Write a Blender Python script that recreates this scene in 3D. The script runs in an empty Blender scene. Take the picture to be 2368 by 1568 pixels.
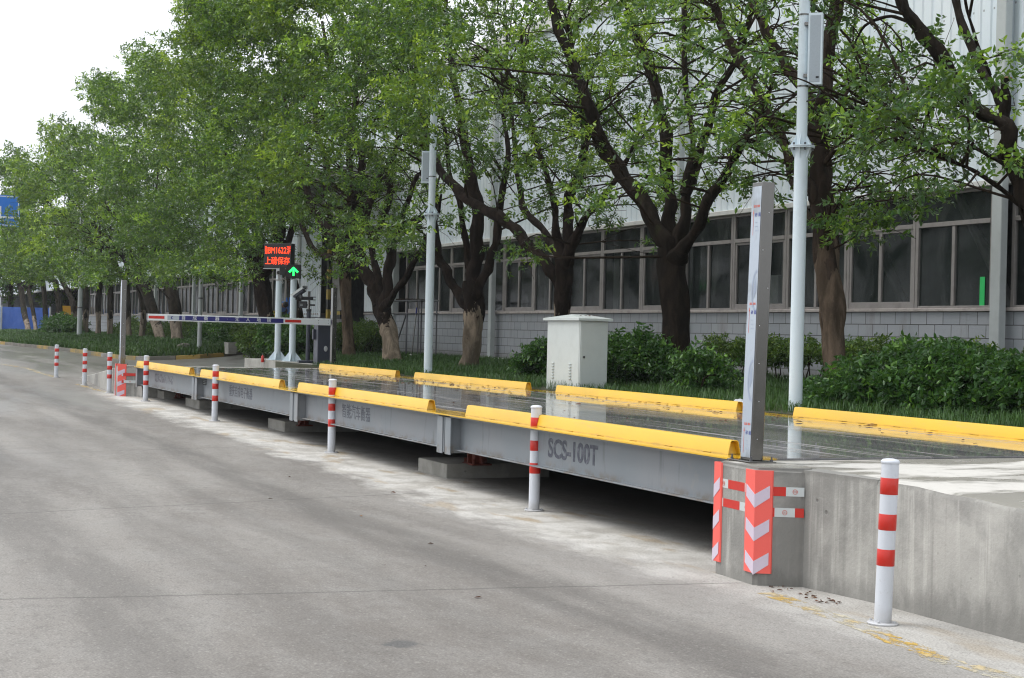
import bpy, bmesh, math, random
import numpy as np
from math import sin, cos, pi, radians
rng = np.random.default_rng(7); random.seed(7)
SC = bpy.context.scene; COL = SC.collection
# ---------------------------------------------------------------- camera, world, sun
CF = np.array([-0.9200413654102513, 0.391804700472644, -0.0036003640902187656])
CR = np.array([0.39163131642527044, 0.9198426419721312, 0.022680961283405472])
CU = np.array([-0.012198275658884736, -0.01945740725973877, 0.9997362709103227])
CO = np.array([0.0, 0.0, 1.690211]); FPX = 3788.39; CX, CY = 1183.5, 784.0
from mathutils import Matrix, Vector
cam = bpy.data.cameras.new('camera'); camo = bpy.data.objects.new('camera', cam); COL.objects.link(camo)
camo.matrix_world = Matrix(((CR[0], CU[0], -CF[0], CO[0]), (CR[1], CU[1], -CF[1], CO[1]), (CR[2], CU[2], -CF[2], CO[2]), (0, 0, 0, 1)))
cam.sensor_width = 36; cam.lens = FPX / 2367 * 36; cam.clip_start = .1; cam.clip_end = 3000
SC.camera = camo
SUN_EL, SUN_AZ = radians(58), radians(215)
W = bpy.data.worlds.new('World'); SC.world = W; W.use_nodes = True
wt = W.node_tree; wt.nodes.clear()
sky = wt.nodes.new('ShaderNodeTexSky'); sky.sky_type = 'NISHITA'; sky.sun_disc = False
sky.sun_elevation = SUN_EL; sky.sun_rotation = SUN_AZ; sky.dust_density = 6; sky.air_density = 1.0; sky.ozone_density = 1
hs = wt.nodes.new('ShaderNodeHueSaturation'); hs.inputs['Saturation'].default_value = .12
mx = wt.nodes.new('ShaderNodeMix'); mx.data_type = 'RGBA'; mx.inputs[0].default_value = .72
mx.inputs[7].default_value = (9.3, 9.7, 10.3, 1)
bg = wt.nodes.new('ShaderNodeBackground'); bg.inputs[1].default_value = .10
wo = wt.nodes.new('ShaderNodeOutputWorld')
wt.links.new(sky.outputs[0], hs.inputs['Color']); wt.links.new(hs.outputs[0], mx.inputs[6])
wt.links.new(mx.outputs[2], bg.inputs[0]); wt.links.new(bg.outputs[0], wo.inputs[0])
sl = bpy.data.lights.new('sun', 'SUN'); sl.energy = 1.3; sl.angle = radians(32); sl.color = (1, .97, .93)
so = bpy.data.objects.new('sun', sl); COL.objects.link(so)
so.rotation_euler = Vector((sin(SUN_AZ) * cos(SUN_EL), cos(SUN_AZ) * cos(SUN_EL), sin(SUN_EL))).to_track_quat('Z', 'Y').to_euler()
SC.view_settings.view_transform = 'Standard'; SC.view_settings.look = 'None'; SC.view_settings.exposure = 0.68; SC.view_settings.gamma = 1
SC.render.engine = 'CYCLES'
SC.cycles.filter_width = 1.15; SC.cycles.max_bounces = 6; SC.cycles.diffuse_bounces = 3; SC.cycles.glossy_bounces = 3; SC.cycles.transmission_bounces = 3
SC.cycles.transparent_max_bounces = 8; SC.cycles.use_denoising = True; SC.cycles.caustics_reflective = False

# ---------------------------------------------------------------- placing from the surveyed view
def ray(x, y): return CF * FPX + CR * (x - CX) - CU * (y - CY)
def onz(x, y, z=0.0):
    d = ray(x, y); return CO + d * ((z - CO[2]) / d[2])
def ony(x, y, Y):
    d = ray(x, y); return CO + d * (Y / d[1])
def proj(P):
    P = np.atleast_2d(P) - CO; d = P @ CF
    return CX + FPX * (P @ CR) / d, CY - FPX * (P @ CU) / d, d
def sst(t): t = np.clip(t, 0, 1); return t * t * (3 - 2 * t)
def zroad(X, Y):
    X = np.asarray(X, float); Y = np.asarray(Y, float)
    z = .008 * np.clip(-14 - X, 0, 56)
    return z + sst((-36 - X) / 8) * sst((Y - 9.5) / 6.5) * (.72 - z)
def onroad(x, y):
    d = ray(x, y); t = 2.0 / FPX
    for k in range(4000):
        P = CO + d * t
        if P[2] <= zroad(P[0], P[1]): break
        t *= 1.0012
    return P
def zverge(Y): return .82 + .02 * np.clip(np.asarray(Y, float) - 10.5, 0, 7)

# ---------------------------------------------------------------- materials
class NT:
    def __init__(s, name):
        s.m = bpy.data.materials.new(name); s.m.use_nodes = True; s.t = s.m.node_tree
        s.b = s.t.nodes['Principled BSDF']; s.out = s.t.nodes['Material Output']
        s.tc = s.t.nodes.new('ShaderNodeTexCoord')
    def lk(s, a, b):
        if isinstance(a, (int, float, tuple, list)): b.default_value = a
        else: s.t.links.new(a, b)
    def coord(s, scale=(1, 1, 1), which='Object', rot=(0, 0, 0)):
        m = s.t.nodes.new('ShaderNodeMapping'); m.inputs['Scale'].default_value = scale; m.inputs['Rotation'].default_value = rot
        s.t.links.new(s.tc.outputs[which], m.inputs[0]); return m.outputs[0]
    def noise(s, vec, scale, detail=4, rough=.55, dist=0):
        n = s.t.nodes.new('ShaderNodeTexNoise'); s.t.links.new(vec, n.inputs['Vector'])
        n.inputs['Scale'].default_value = scale; n.inputs['Detail'].default_value = detail
        n.inputs['Roughness'].default_value = rough; n.inputs['Distortion'].default_value = dist; return n.outputs[0]
    def ramp(s, fac, stops):
        r = s.t.nodes.new('ShaderNodeValToRGB'); e = r.color_ramp.elements
        while len(e) < len(stops): e.new(.5)
        for q, (p_, c) in zip(e, stops):
            q.position = p_; q.color = (c, c, c, 1) if isinstance(c, (int, float)) else (*c, 1)
        s.lk(fac, r.inputs[0]); return r.outputs[0]
    def math(s, op, a, b=0.0, clamp=False):
        n = s.t.nodes.new('ShaderNodeMath'); n.operation = op; n.use_clamp = clamp; s.lk(a, n.inputs[0]); s.lk(b, n.inputs[1]); return n.outputs[0]
    def mr(s, v, a, b, c=0.0, d=1.0):
        n = s.t.nodes.new('ShaderNodeMapRange'); n.interpolation_type = 'SMOOTHSTEP'
        s.lk(v, n.inputs[0])
        for k, q in zip((1, 2, 3, 4), (a, b, c, d)): n.inputs[k].default_value = q
        return n.outputs[0]
    def mix(s, f, a, b, mode='MIX'):
        n = s.t.nodes.new('ShaderNodeMix'); n.data_type = 'RGBA'; n.blend_type = mode
        s.lk(f, n.inputs[0]); s.lk(a if not isinstance(a, tuple) else (*a[:3], 1), n.inputs[6]); s.lk(b if not isinstance(b, tuple) else (*b[:3], 1), n.inputs[7]); return n.outputs[2]
    def xyz(s, which='Object'):
        n = s.t.nodes.new('ShaderNodeSeparateXYZ'); s.t.links.new(s.tc.outputs[which], n.inputs[0]); return n.outputs
    def bump(s, h, strength=.3, dist=.01):
        n = s.t.nodes.new('ShaderNodeBump'); n.inputs['Strength'].default_value = strength; n.inputs['Distance'].default_value = dist
        s.lk(h, n.inputs['Height']); s.t.links.new(n.outputs[0], s.b.inputs['Normal'])
    def set(s, color=None, rough=None, metal=None, spec=None, emit=None, es=None):
        if color is not None: s.lk((*color[:3], 1) if isinstance(color, tuple) else color, s.b.inputs['Base Color'])
        if rough is not None: s.lk(rough, s.b.inputs['Roughness'])
        if metal is not None: s.lk(metal, s.b.inputs['Metallic'])
        if spec is not None: s.lk(spec, s.b.inputs['Specular IOR Level'])
        if emit is not None: s.lk((*emit, 1), s.b.inputs['Emission Color']); s.lk(es, s.b.inputs['Emission Strength'])
        return s.m
def paint(name, c, rough=.4, dirt=.12, metal=0.0, dscale=3.0, dirtc=None, bump=0.0):
    n = NT(name); v = n.coord(); f = n.noise(v, dscale, 6, .6)
    d = dirtc or tuple(q * .6 for q in c)
    col = n.mix(n.mr(f, .42, .75, 0, dirt * 2.2), tuple(c), tuple(d))
    if bump: n.bump(n.noise(v, 60, 3), bump, .004)
    return n.set(col, n.mr(f, .3, .7, rough * .85, min(1, rough * 1.2)), metal)
M = {}
n = NT('white_paint'); v = n.coord(); o = n.xyz(); a = n.noise(v, 5, 5, .6); c = n.mix(n.mr(n.noise(v, 28, 4, .7), .60, .66, 0, .35), (.60, .63, .68), (.40, .40, .40))
c = n.mix(n.mr(n.math('ADD', o[2], n.math('MULTIPLY', a, .16)), .22, .06, 0, .55), c, (.30, .28, .25)); M['white'] = n.set(c, .36)
M['red'] = paint('red_reflective', (.56, .025, .015), .32, .1)
M['polewhite'] = paint('pale_blue_white_paint', (.62, .71, .76), .3, .06)
n = NT('yellow_paint'); v = n.coord(); o = n.xyz(); a = n.noise(n.coord((.35, 1, 1)), 1.6, 6, .65); b = n.noise(n.coord((.25, 1, 2)), 9, 6, .75)
c = n.mix(n.mr(a, .40, .68), (.70, .43, .022), (.58, .38, .05)); c = n.mix(n.mr(b, .58, .74, 0, .45), c, (.42, .33, .14)); c = n.mix(n.mr(n.noise(v, 22, 5, .8), .65, .69, 0, .7), c, (.20, .16, .10))
gz = n.mr(n.math('ADD', o[2], n.math('MULTIPLY', n.noise(v, 7, 4), .03)), .028, .010, 0, .5); c = n.mix(gz, c, (.20, .13, .04)); M['yellow'] = n.set(c, n.mr(a, .3, .7, .3, .5))
M['black'] = paint('black_plastic', (.02, .021, .024), .45, .1)
M['darkgrey'] = paint('dark_blue_grey_paint', (.035, .04, .06), .42, .15)
M['steel_dark'] = paint('dark_steel', (.12, .12, .13), .4, .2, .7)
M['rust'] = paint('red_primer', (.16, .035, .022), .7, .35, 0, 8)
M['cabinet'] = paint('cabinet_paint', (.52, .56, .545), .42, .07, 0, 5)
M['cream'] = paint('cream_metal', (.60, .60, .58), .5, .2)
M['screenblack'] = paint('screen_black', (.012, .008, .009), .35, .0)
M['navy'] = paint('navy_film', (.02, .02, .16), .35, .05)
M['frame'] = paint('window_frame', (.27, .25, .24), .5, .25, .2)
M['pipe'] = paint('downpipe_paint', (.45, .48, .48), .5, .18, 0, 2)
M['ledge'] = paint('ledge_tile', (.40, .36, .34), .65, .35, 0, 6)
M['bag'] = paint('white_plastic_bag', (.6, .62, .66), .3, .1)
M['pvc'] = paint('white_pvc', (.62, .62, .6), .4, .2)
M['coral'] = paint('coral_rubber', (.86, .125, .10), .38, .08)
M['lilac'] = paint('lilac_reflective', (.60, .52, .62), .35, .04, 0, 40)
M['tapewhite'] = paint('tape_white', (.56, .6, .6), .3, .08)
M['orange'] = paint('orange_yellow_panel', (.68, .35, .02), .5, .1)
M['bluesign'] = paint('sign_blue', (.02, .17, .62), .4, .05)
M['signwhite'] = paint('sign_white', (.75, .78, .8), .4, .05)
M['skin'] = paint('skin', (.35, .2, .13), .6, .1)
M['shirt'] = paint('blue_shirt', (.10, .2, .5), .8, .15)
M['trousers'] = paint('dark_trousers', (.03, .035, .06), .8, .15)
M['hair'] = paint('black_hair', (.012, .01, .01), .6, .1)
M['stencil'] = paint('stencil_ink', (.055, .06, .085), .6, .5, 0, 14, (.2, .21, .24))
M['smear'] = paint('smeared_ink', (.09, .08, .10), .6, .8, 0, 20, (.33, .33, .36))
M['redprint'] = paint('red_print', (.6, .1, .06), .5, .05)
M['blueprint'] = paint('blue_print', (.03, .04, .3), .5, .05)
M['greyprint'] = paint('grey_print', (.28, .33, .42), .4, .05)
M['green'] = paint('green_sticker', (.02, .5, .12), .5, .05)
M['stripeyellow'] = paint('faded_yellow', (.5, .36, .07), .6, .3)
M['stripeblack'] = paint('faded_black', (.03, .03, .03), .6, .3)
def emis(name, c, s):
    n = NT(name); return n.set(tuple(c), .5, emit=tuple(c), es=s)
M['ledred'] = emis('led_red', (1, .045, .006), 1.9)
M['ledgreen'] = emis('led_green', (.02, 1, .14), 1.7)
M['ledgreendim'] = emis('led_green_ring', (.01, .35, .06), .35)

n = NT('girder_paint'); v = n.coord(); f = n.noise(v, 1.3, 5); f2 = n.noise(n.coord((1, 1, .15)), 14, 4)
c = n.mix(n.mr(f, .35, .7), (.19, .215, .235), (.235, .247, .262)); c = n.mix(n.mr(f2, .58, .76, 0, .5), c, (.10, .11, .115)); c = n.mix(n.mr(n.noise(v, 3.5, 7, .75), .56, .68, 0, .45), c, (.27, .26, .25)); oo = n.xyz(); c = n.mix(n.math('MULTIPLY', n.mr(oo[2], .52, .44), n.mr(n.noise(v, 5, 5, .7), .45, .62, 0, .7)), c, (.15, .12, .09))
M['girder'] = n.set(c, n.mr(f, .3, .7, .4, .55))

n = NT('brushed_steel'); v = n.coord((1, 1, .5)); f = n.noise(v, 3.0, 3)
M['inox'] = n.set(n.mix(f, (.12, .117, .11), (.20, .195, .185)), n.mr(f, .3, .7, .14, .24), .92)
n = NT('protective_film'); f = n.noise(n.coord((1, 1, .6)), 3.2, 4, .6); g = n.noise(n.coord((3, 3, 1)), 14, 2)
c = n.mix(n.mr(f, .52, .66, 0, .8), (.42, .475, .54), (.22, .24, .25)); c = n.mix(n.mr(g, .62, .66, 0, .35), c, (.36, .39, .44)); M['film'] = n.set(c, .22, .15)

# concrete of the ramps and pads
def concrete(name, base, dark, streaks=True, stain=.6):
    n = NT(name); v = n.coord(); o = n.xyz()
    a = n.noise(v, 1.1, 8, .65, .4); b = n.noise(v, 9, 6, .6); c3 = n.noise(v, 55, 3)
    c = n.mix(n.mr(a, .40, .60), tuple(dark), tuple(base)); c = n.mix(n.mr(b, .45, .75, 0, .35), c, tuple(q * .7 for q in base))
    if streaks:
        s_ = n.noise(n.coord((3.5, 3.5, .22)), 3, 5, .6); c = n.mix(n.mr(s_, .5, .68, 0, .55), c, tuple(min(1, q * 1.35) for q in base)); s3 = n.noise(n.coord((6, 6, .15)), 2, 5, .7); c = n.mix(n.mr(s3, .54, .70, 0, .5), c, tuple(q * .5 for q in base))
        dz_ = n.math('ADD', o[2], n.math('MULTIPLY', n.math('SUBTRACT', n.noise(n.coord((1, 1, .4)), 2.6, 5, .7), .5), .8)); c = n.mix(n.mr(dz_, .20, .0, 0, .6), c, tuple(q * .42 for q in base)); c = n.mix(n.mr(n.math('ADD', o[2], n.math('MULTIPLY', n.noise(v, 14, 4, .8), .10)), .80, .84, 0, .6), c, tuple(q * .5 for q in base))
    pits = n.t.nodes.new('ShaderNodeTexVoronoi'); n.t.links.new(v, pits.inputs[0]); pits.inputs['Scale'].default_value = 5
    pm = n.mr(pits.outputs[0], .045, .10, 1, 0); c = n.mix(n.math('MULTIPLY', pm, stain), c, tuple(q * .3 for q in base))
    h = n.math('ADD', n.math('MULTIPLY', b, .6), n.math('MULTIPLY', c3, .4)); h = n.math('SUBTRACT', h, n.math('MULTIPLY', pm, .8))
    n.bump(h, .55, .012); return n.set(c, .85)
M['conc'] = concrete('cast_concrete', (.36, .352, .325), (.225, .22, .205))
M['pad'] = concrete('pad_concrete', (.36, .35, .32), (.24, .235, .21), False)
M['kerb_grey'] = concrete('kerb_stone', (.17, .155, .13), (.10, .095, .08), False)
M['kerb_yellow'] = concrete('kerb_yellow_stone', (.33, .22, .055), (.2, .16, .08), False)
M['kerb_pale'] = concrete('kerb_pale_stone', (.26, .25, .23), (.16, .15, .14), False)

# worn concrete road
n = NT('road_concrete'); o = n.xyz(); v = n.coord()
big = n.noise(n.coord((.25, 1, 1)), .55, 6, .6, .6); fine = n.noise(v, 26, 5, .7); mid = n.noise(n.coord((.45, 1, 1)), 3.2, 8, .72, .3)
col = n.mix(n.mr(big, .35, .66), (.162, .147, .131), (.275, .258, .236))
col = n.mix(n.mr(mid, .40, .68, 0, .5), col, (.27, .26, .243)); col = n.mix(n.mr(n.noise(v, 7, 8, .8), .5, .62, 0, .35), col, (.11, .10, .09))
wob = n.math('MULTIPLY', n.math('SUBTRACT', n.noise(n.coord((.12, .3, 1)), 1.0, 3), .5), 1.1)
yy = n.math('ADD', o[1], wob)
for yc, hw, amt in ((4.35, .34, .72), (1.75, .42, .58), (2.75, .30, .30), (.1, .5, .45), (-2.2, .6, .4), (3.55, .18, .28)):
    dd = n.math('ABSOLUTE', n.math('SUBTRACT', yy, yc)); m_ = n.mr(dd, hw * .3, hw * 1.3, amt, 0)
    m_ = n.math('MULTIPLY', m_, n.mr(n.noise(n.coord((.3, 2, 1)), 2.0, 4), .3, .6, .4, 1))
    col = n.mix(m_, col, (.100, .092, .083))
# pale new screed beside the weighing deck
e_ = n.math('ADD', o[1], n.math('MULTIPLY', n.math('SUBTRACT', n.noise(n.coord((.5, 1, 1)), 1.6, 7, .7), .5), 1.5))
scr = n.mr(e_, 5.35, 5.85); scr = n.math('MULTIPLY', scr, n.mr(o[1], 6.5, 7.1, 1, 0)); scr = n.math('MULTIPLY', scr, n.mr(o[0], -38.5, -34.5))
sn = n.noise(v, 2.4, 6, .6); scol = n.mix(n.mr(sn, .4, .62), (.60, .585, .55), (.44, .42, .38))
scol = n.mix(n.mr(n.noise(n.coord((.6, 1.6, 1)), 1.5, 3), .56, .68, 0, .6), scol, (.36, .26, .13))
col = n.mix(n.math('MULTIPLY', scr, n.mr(mid, .3, .5, .55, 1)), col, scol)
# dust apron in front of the right ramp
ap = n.mr(o[0], -12.2, -9.5); ap = n.math('MULTIPLY', ap, n.mr(e_, 4.7, 5.6)); col = n.mix(n.math('MULTIPLY', ap, .55), col, (.36, .35, .33))
col = n.mix(n.math('MULTIPLY', n.mr(fine, .56, .66), .45), col, (.085, .078, .07))
col = n.mix(n.math('MULTIPLY', n.mr(fine, .44, .34), .35), col, (.42, .40, .37))
col = n.mix(n.mr(n.math('ADD', o[1], n.math('MULTIPLY', n.noise(v, 2.2, 5), .5)), 7.2, 8.2, 0, .8), col, n.mix(n.mr(o[0], -40, -37), col, (.08, .07, .058)))  # ground below the weighing deck: shade painted in as a darker brown
# joints across the road
jw = n.math('MULTIPLY', n.math('SUBTRACT', n.noise(v, 1.7, 6, .75), .5), .12)
for xj, sk in ((-20.4, .28), (-14.55, .24), (-10.50, -.12), (-5.95, .1), (-27.5, .2), (-36, .2)):
    q = n.math('ADD', n.math('ADD', o[0], n.math('MULTIPLY', o[1], sk)), jw)
    m_ = n.mr(n.math('ABSOLUTE', n.math('SUBTRACT', q, xj)), .006, .032, .5, 0)
    m_ = n.math('MULTIPLY', m_, n.mr(o[1], 5.6, 6.2, 1, 0)); col = n.mix(m_, col, (.05, .046, .042))
# tar spot
sp = n.t.nodes.new('ShaderNodeVectorMath'); sp.operation = 'DISTANCE'; n.t.links.new(n.coord(), sp.inputs[0]); sp.inputs[1].default_value = (-8.35, 2.95, 0)
sd = n.math('ADD', sp.outputs['Value'], n.math('MULTIPLY', n.math('SUBTRACT', n.noise(v, 9, 3), .5), .22)); col = n.mix(n.mr(sd, .07, .13, .7, 0), col, (.07, .072, .075))
gq = n.noise(v, 70, 2, .6); col = n.mix(1.0, col, n.mix(n.mr(gq, .36, .64), (.70, .70, .70), (1.0, 1.0, 1.0)), 'MULTIPLY')
crk = n.noise(n.coord((.8, 1, 1)), 18, 6, .85); col = n.mix(n.mr(crk, .64, .68, 0, .5), col, (.06, .055, .05))
# damp patches, mostly far down the road
wn = n.noise(n.coord((.10, .55, 1)), 1.3, 5, .6, .3)
wet = n.math('MULTIPLY', n.mr(wn, .47, .66, 0, .6), n.mr(o[0], -15, -24)); wet = n.math('MULTIPLY', wet, n.mr(o[1], 6.0, 5.2, .0, 1))
far = n.mr(o[0], -42, -52); wet = n.math('MAXIMUM', wet, n.math('MULTIPLY', far, n.mr(wn, .35, .62, .3, .9)))
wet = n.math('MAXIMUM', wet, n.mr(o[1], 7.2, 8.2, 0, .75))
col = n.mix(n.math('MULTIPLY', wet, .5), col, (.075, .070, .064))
n.bump(n.math('ADD', n.math('MULTIPLY', fine, .6), n.math('MULTIPLY', mid, .4)), n.mr(wet, 0, 1, .5, .08) if False else .35, .008)
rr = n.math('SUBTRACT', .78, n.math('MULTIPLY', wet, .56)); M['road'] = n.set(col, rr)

# wet weighing deck
n = NT('wet_deck_steel'); o = n.xyz(); v = n.coord()
st = n.noise(n.coord((.22, 2.2, 1)), 2.2, 6, .65, .2); pud = n.noise(n.coord((.35, 1, 1)), .9, 5, .6)
col = n.mix(n.mr(st, .35, .65), (.155, .157, .163), (.25, .245, .245))
str2 = n.noise(n.coord((.08, 5, 1)), 3.0, 4, .7); col = n.mix(n.mr(str2, .58, .66, 0, .65), col, (.34, .32, .32))
ed = n.math('ABSOLUTE', n.math('SUBTRACT', o[1], 8.31)); en = n.math('MULTIPLY', n.math('SUBTRACT', n.noise(n.coord((.8, 1.5, 1)), 4, 6, .75), .5), .30)
ym = n.mr(n.math('ADD', ed, en), 1.72, 1.80); sp2 = n.noise(v, 24, 4, .6); ym = n.math('MULTIPLY', ym, n.mr(sp2, .62, .70, 1, .25))
col = n.mix(ym, col, n.mix(n.mr(n.noise(v, 3, 5), .4, .7), (.62, .38, .03), (.40, .25, .06)))
col = n.mix(n.mr(n.noise(v, 30, 5, .8), .66, .70, 0, .8), col, (.05, .025, .015))
rg = n.mr(pud, .44, .66, .025, .12); rg = n.math('ADD', rg, n.mr(str2, .54, .64, 0, .30)); rg = n.math('ADD', rg, n.mr(n.noise(v, 14, 4, .7), .6, .8, 0, .12))
n.bump(n.math('ADD', n.math('MULTIPLY', n.noise(n.coord((.5, 3, 1)), 2.5, 3), 1.0), n.math('MULTIPLY', sp2, .1)), .03, .004)
M['deck'] = n.set(col, rg, 0.0, .75)

# ramp top: pale new concrete with damp streaks
n = NT('ramp_top_concrete'); v = n.coord()
a = n.noise(n.coord((1, .35, 1), rot=(0, 0, .5)), 1.6, 7, .65, .4); b = n.noise(v, 12, 6, .7)
col = n.mix(n.mr(a, .45, .56), (.50, .485, .45), (.27, .255, .225)); col = n.mix(n.mr(b, .5, .7, 0, .4), col, (.28, .27, .25))
n.bump(b, .3, .01); M['ramptop'] = n.set(col, n.mr(a, .45, .56, .75, .25))

# soil and grass bed
n = NT('soil'); v = n.coord(); M['soil'] = n.set(n.mix(n.noise(v, 3, 6), (.03, .028, .014), (.05, .055, .022)), .95)
n = NT('far_ground'); v = n.coord(); M['ground'] = n.set(n.mix(n.noise(v, .3, 6), (.10, .095, .08), (.15, .14, .12)), .9)

def leafmat(name, dark, mid, light, rough=.38, trans=.3):
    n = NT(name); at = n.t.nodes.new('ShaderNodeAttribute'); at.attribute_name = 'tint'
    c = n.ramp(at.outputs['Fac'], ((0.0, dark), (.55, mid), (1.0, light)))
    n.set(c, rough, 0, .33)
    tr = n.t.nodes.new('ShaderNodeBsdfTranslucent'); n.t.links.new(n.mix(.5, c, tuple(q * 1.25 for q in light)), tr.inputs[0])
    ms = n.t.nodes.new('ShaderNodeMixShader'); ms.inputs[0].default_value = trans
    n.t.links.new(n.b.outputs[0], ms.inputs[1]); n.t.links.new(tr.outputs[0], ms.inputs[2]); n.t.links.new(ms.outputs[0], n.out.inputs[0]); return n.m
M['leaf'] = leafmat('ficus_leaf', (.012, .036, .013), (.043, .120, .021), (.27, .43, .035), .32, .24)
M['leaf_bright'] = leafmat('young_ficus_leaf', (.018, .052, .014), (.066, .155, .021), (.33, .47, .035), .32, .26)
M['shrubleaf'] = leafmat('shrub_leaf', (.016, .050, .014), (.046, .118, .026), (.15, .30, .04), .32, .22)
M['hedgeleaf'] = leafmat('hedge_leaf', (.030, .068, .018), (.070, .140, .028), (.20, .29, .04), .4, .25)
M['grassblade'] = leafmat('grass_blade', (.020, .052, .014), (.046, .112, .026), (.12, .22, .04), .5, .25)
M['deadleaf'] = leafmat('dead_leaf', (.05, .018, .010), (.11, .042, .02), (.26, .14, .04), .6, .1)

def bark(name, low, high, tan_to, wet=1.0):
    """tan bark near the ground, dark moss-blackened bark above"""
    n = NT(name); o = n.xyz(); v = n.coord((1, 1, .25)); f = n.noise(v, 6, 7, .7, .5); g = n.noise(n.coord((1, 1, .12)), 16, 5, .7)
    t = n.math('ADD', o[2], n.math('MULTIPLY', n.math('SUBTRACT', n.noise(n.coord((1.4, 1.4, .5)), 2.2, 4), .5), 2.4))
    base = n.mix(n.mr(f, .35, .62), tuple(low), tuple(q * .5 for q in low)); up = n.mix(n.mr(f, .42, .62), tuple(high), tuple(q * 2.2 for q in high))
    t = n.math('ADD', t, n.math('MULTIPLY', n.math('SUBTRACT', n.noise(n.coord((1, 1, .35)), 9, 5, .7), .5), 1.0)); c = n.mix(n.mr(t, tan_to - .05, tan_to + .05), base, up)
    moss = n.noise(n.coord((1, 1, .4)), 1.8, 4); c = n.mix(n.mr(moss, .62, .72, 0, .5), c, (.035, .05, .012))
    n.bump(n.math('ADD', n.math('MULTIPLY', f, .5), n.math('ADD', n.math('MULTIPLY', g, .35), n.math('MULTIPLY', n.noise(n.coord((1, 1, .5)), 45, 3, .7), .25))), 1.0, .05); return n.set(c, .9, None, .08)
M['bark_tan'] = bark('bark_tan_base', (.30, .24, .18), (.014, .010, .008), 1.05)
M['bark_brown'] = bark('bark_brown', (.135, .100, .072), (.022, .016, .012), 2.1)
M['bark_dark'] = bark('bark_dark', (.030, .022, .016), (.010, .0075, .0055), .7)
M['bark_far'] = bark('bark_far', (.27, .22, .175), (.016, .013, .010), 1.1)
M['twig'] = paint('twig_bark', (.028, .020, .014), .9, .3); M['twig'].node_tree.nodes['Principled BSDF'].inputs['Specular IOR Level'].default_value = .08

# cladding and wall
n = NT('cladding'); v = n.coord((1, 1, .08)); f = n.noise(v, 1.2, 5); g = n.noise(n.coord((3, 3, .1)), 6, 3)
c = n.mix(n.mr(f, .35, .7), (.66, .735, .785), (.72, .77, .80)); c = n.mix(n.mr(g, .62, .8, 0, .3), c, (.36, .38, .38)); o = n.xyz(); fx = n.math('ABSOLUTE', n.math('SUBTRACT', n.math('FRACT', n.math('DIVIDE', o[0], .25)), .76)); fz = n.math('ABSOLUTE', n.math('SUBTRACT', n.math('FRACT', n.math('DIVIDE', o[2], 1.55)), .5))
dt = n.math('MULTIPLY', n.mr(fx, .05, .09, 1, 0), n.mr(fz, .008, .014, 1, 0)); c = n.mix(n.math('MULTIPLY', dt, .7), c, (.16, .16, .16)); c = n.mix(n.mr(n.noise(n.coord((2, 2, .06)), 3, 6, .75), .56, .7, 0, .35), c, (.44, .46, .45)); M['clad'] = n.set(c, .38, .0)
n = NT('tiled_wall'); o = n.xyz()
cb = n.t.nodes.new('ShaderNodeCombineXYZ'); n.t.links.new(o[0], cb.inputs[0]); n.t.links.new(n.math('SUBTRACT', o[2], 2.2), cb.inputs[1])
br = n.t.nodes.new('ShaderNodeTexBrick'); n.t.links.new(cb.outputs[0], br.inputs[0]); br.inputs['Scale'].default_value = 1
br.inputs['Brick Width'].default_value = .43; br.inputs['Row Height'].default_value = .213; br.inputs['Mortar Size'].default_value = .007; br.inputs['Mortar Smooth'].default_value = .1
br.inputs['Color1'].default_value = (.28, .30, .325, 1); br.inputs['Color2'].default_value = (.32, .335, .36, 1); br.inputs['Mortar'].default_value = (.05, .048, .045, 1)
bf = n.noise(n.coord(), 34, 4, .6); st = n.noise(n.coord((1, 1, .2)), 2.4, 5, .7)
c = n.mix(n.mr(st, .5, .72, 0, .5), br.outputs['Color'], (.17, .155, .14)); c = n.mix(n.mr(o[2], 1.3, .95, 0, .55), c, (.14, .12, .10))
h = n.math('SUBTRACT', n.math('MULTIPLY', bf, .5), br.outputs['Fac']); n.bump(h, .5, .012); M['tiles'] = n.set(c, .55)
n = NT('dusty_glass'); v = n.coord(); f = n.noise(n.coord((1, 1, .4)), 2.2, 6, .7); g = n.noise(v, 40, 2)
oi = n.t.nodes.new('ShaderNodeObjectInfo'); c = n.mix(n.mr(f, .45, .75), n.mix(oi.outputs['Random'], (.008, .011, .012), (.028, .038, .035)), (.05, .056, .053)); c = n.mix(n.mr(g, .70, .73, 0, .5), c, (.4, .4, .4))
n.set(c, n.mr(f, .3, .8, .05, .16), 0, .22)
tr = n.t.nodes.new('ShaderNodeBsdfTransparent'); tr.inputs[0].default_value = (.8, .84, .84, 1); ms = n.t.nodes.new('ShaderNodeMixShader')
n.lk(n.mr(f, .4, .8, .45, .8), ms.inputs[0]); n.t.links.new(tr.outputs[0], ms.inputs[1]); n.t.links.new(n.b.outputs[0], ms.inputs[2]); n.t.links.new(ms.outputs[0], n.out.inputs[0]); M['glass'] = n.m
M['interior'] = paint('interior_dark', (.07, .075, .075), .8, .3)
M['greypanel'] = paint('grey_door_panel', (.24, .235, .225), .6, .4)
n = NT('blue_tarp'); v = n.coord(); f = n.noise(n.coord((1, 1, .5)), 1.2, 5, .7, 1.0)
n.bump(f, .8, .15); M['tarp'] = n.set(n.mix(f, (.06, .15, .60), (.12, .26, .75)), .45)
n = NT('yellow_road_paint'); f = n.noise(n.coord((1, 2, 1)), 5, 8, .8); g = n.noise(n.coord(), 1.4, 4)
c = n.mix(n.mr(g, .42, .6), (.46, .30, .06), (.44, .41, .32)); n.set(c, .7); tr = n.t.nodes.new('ShaderNodeBsdfTransparent'); ms = n.t.nodes.new('ShaderNodeMixShader')
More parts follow.
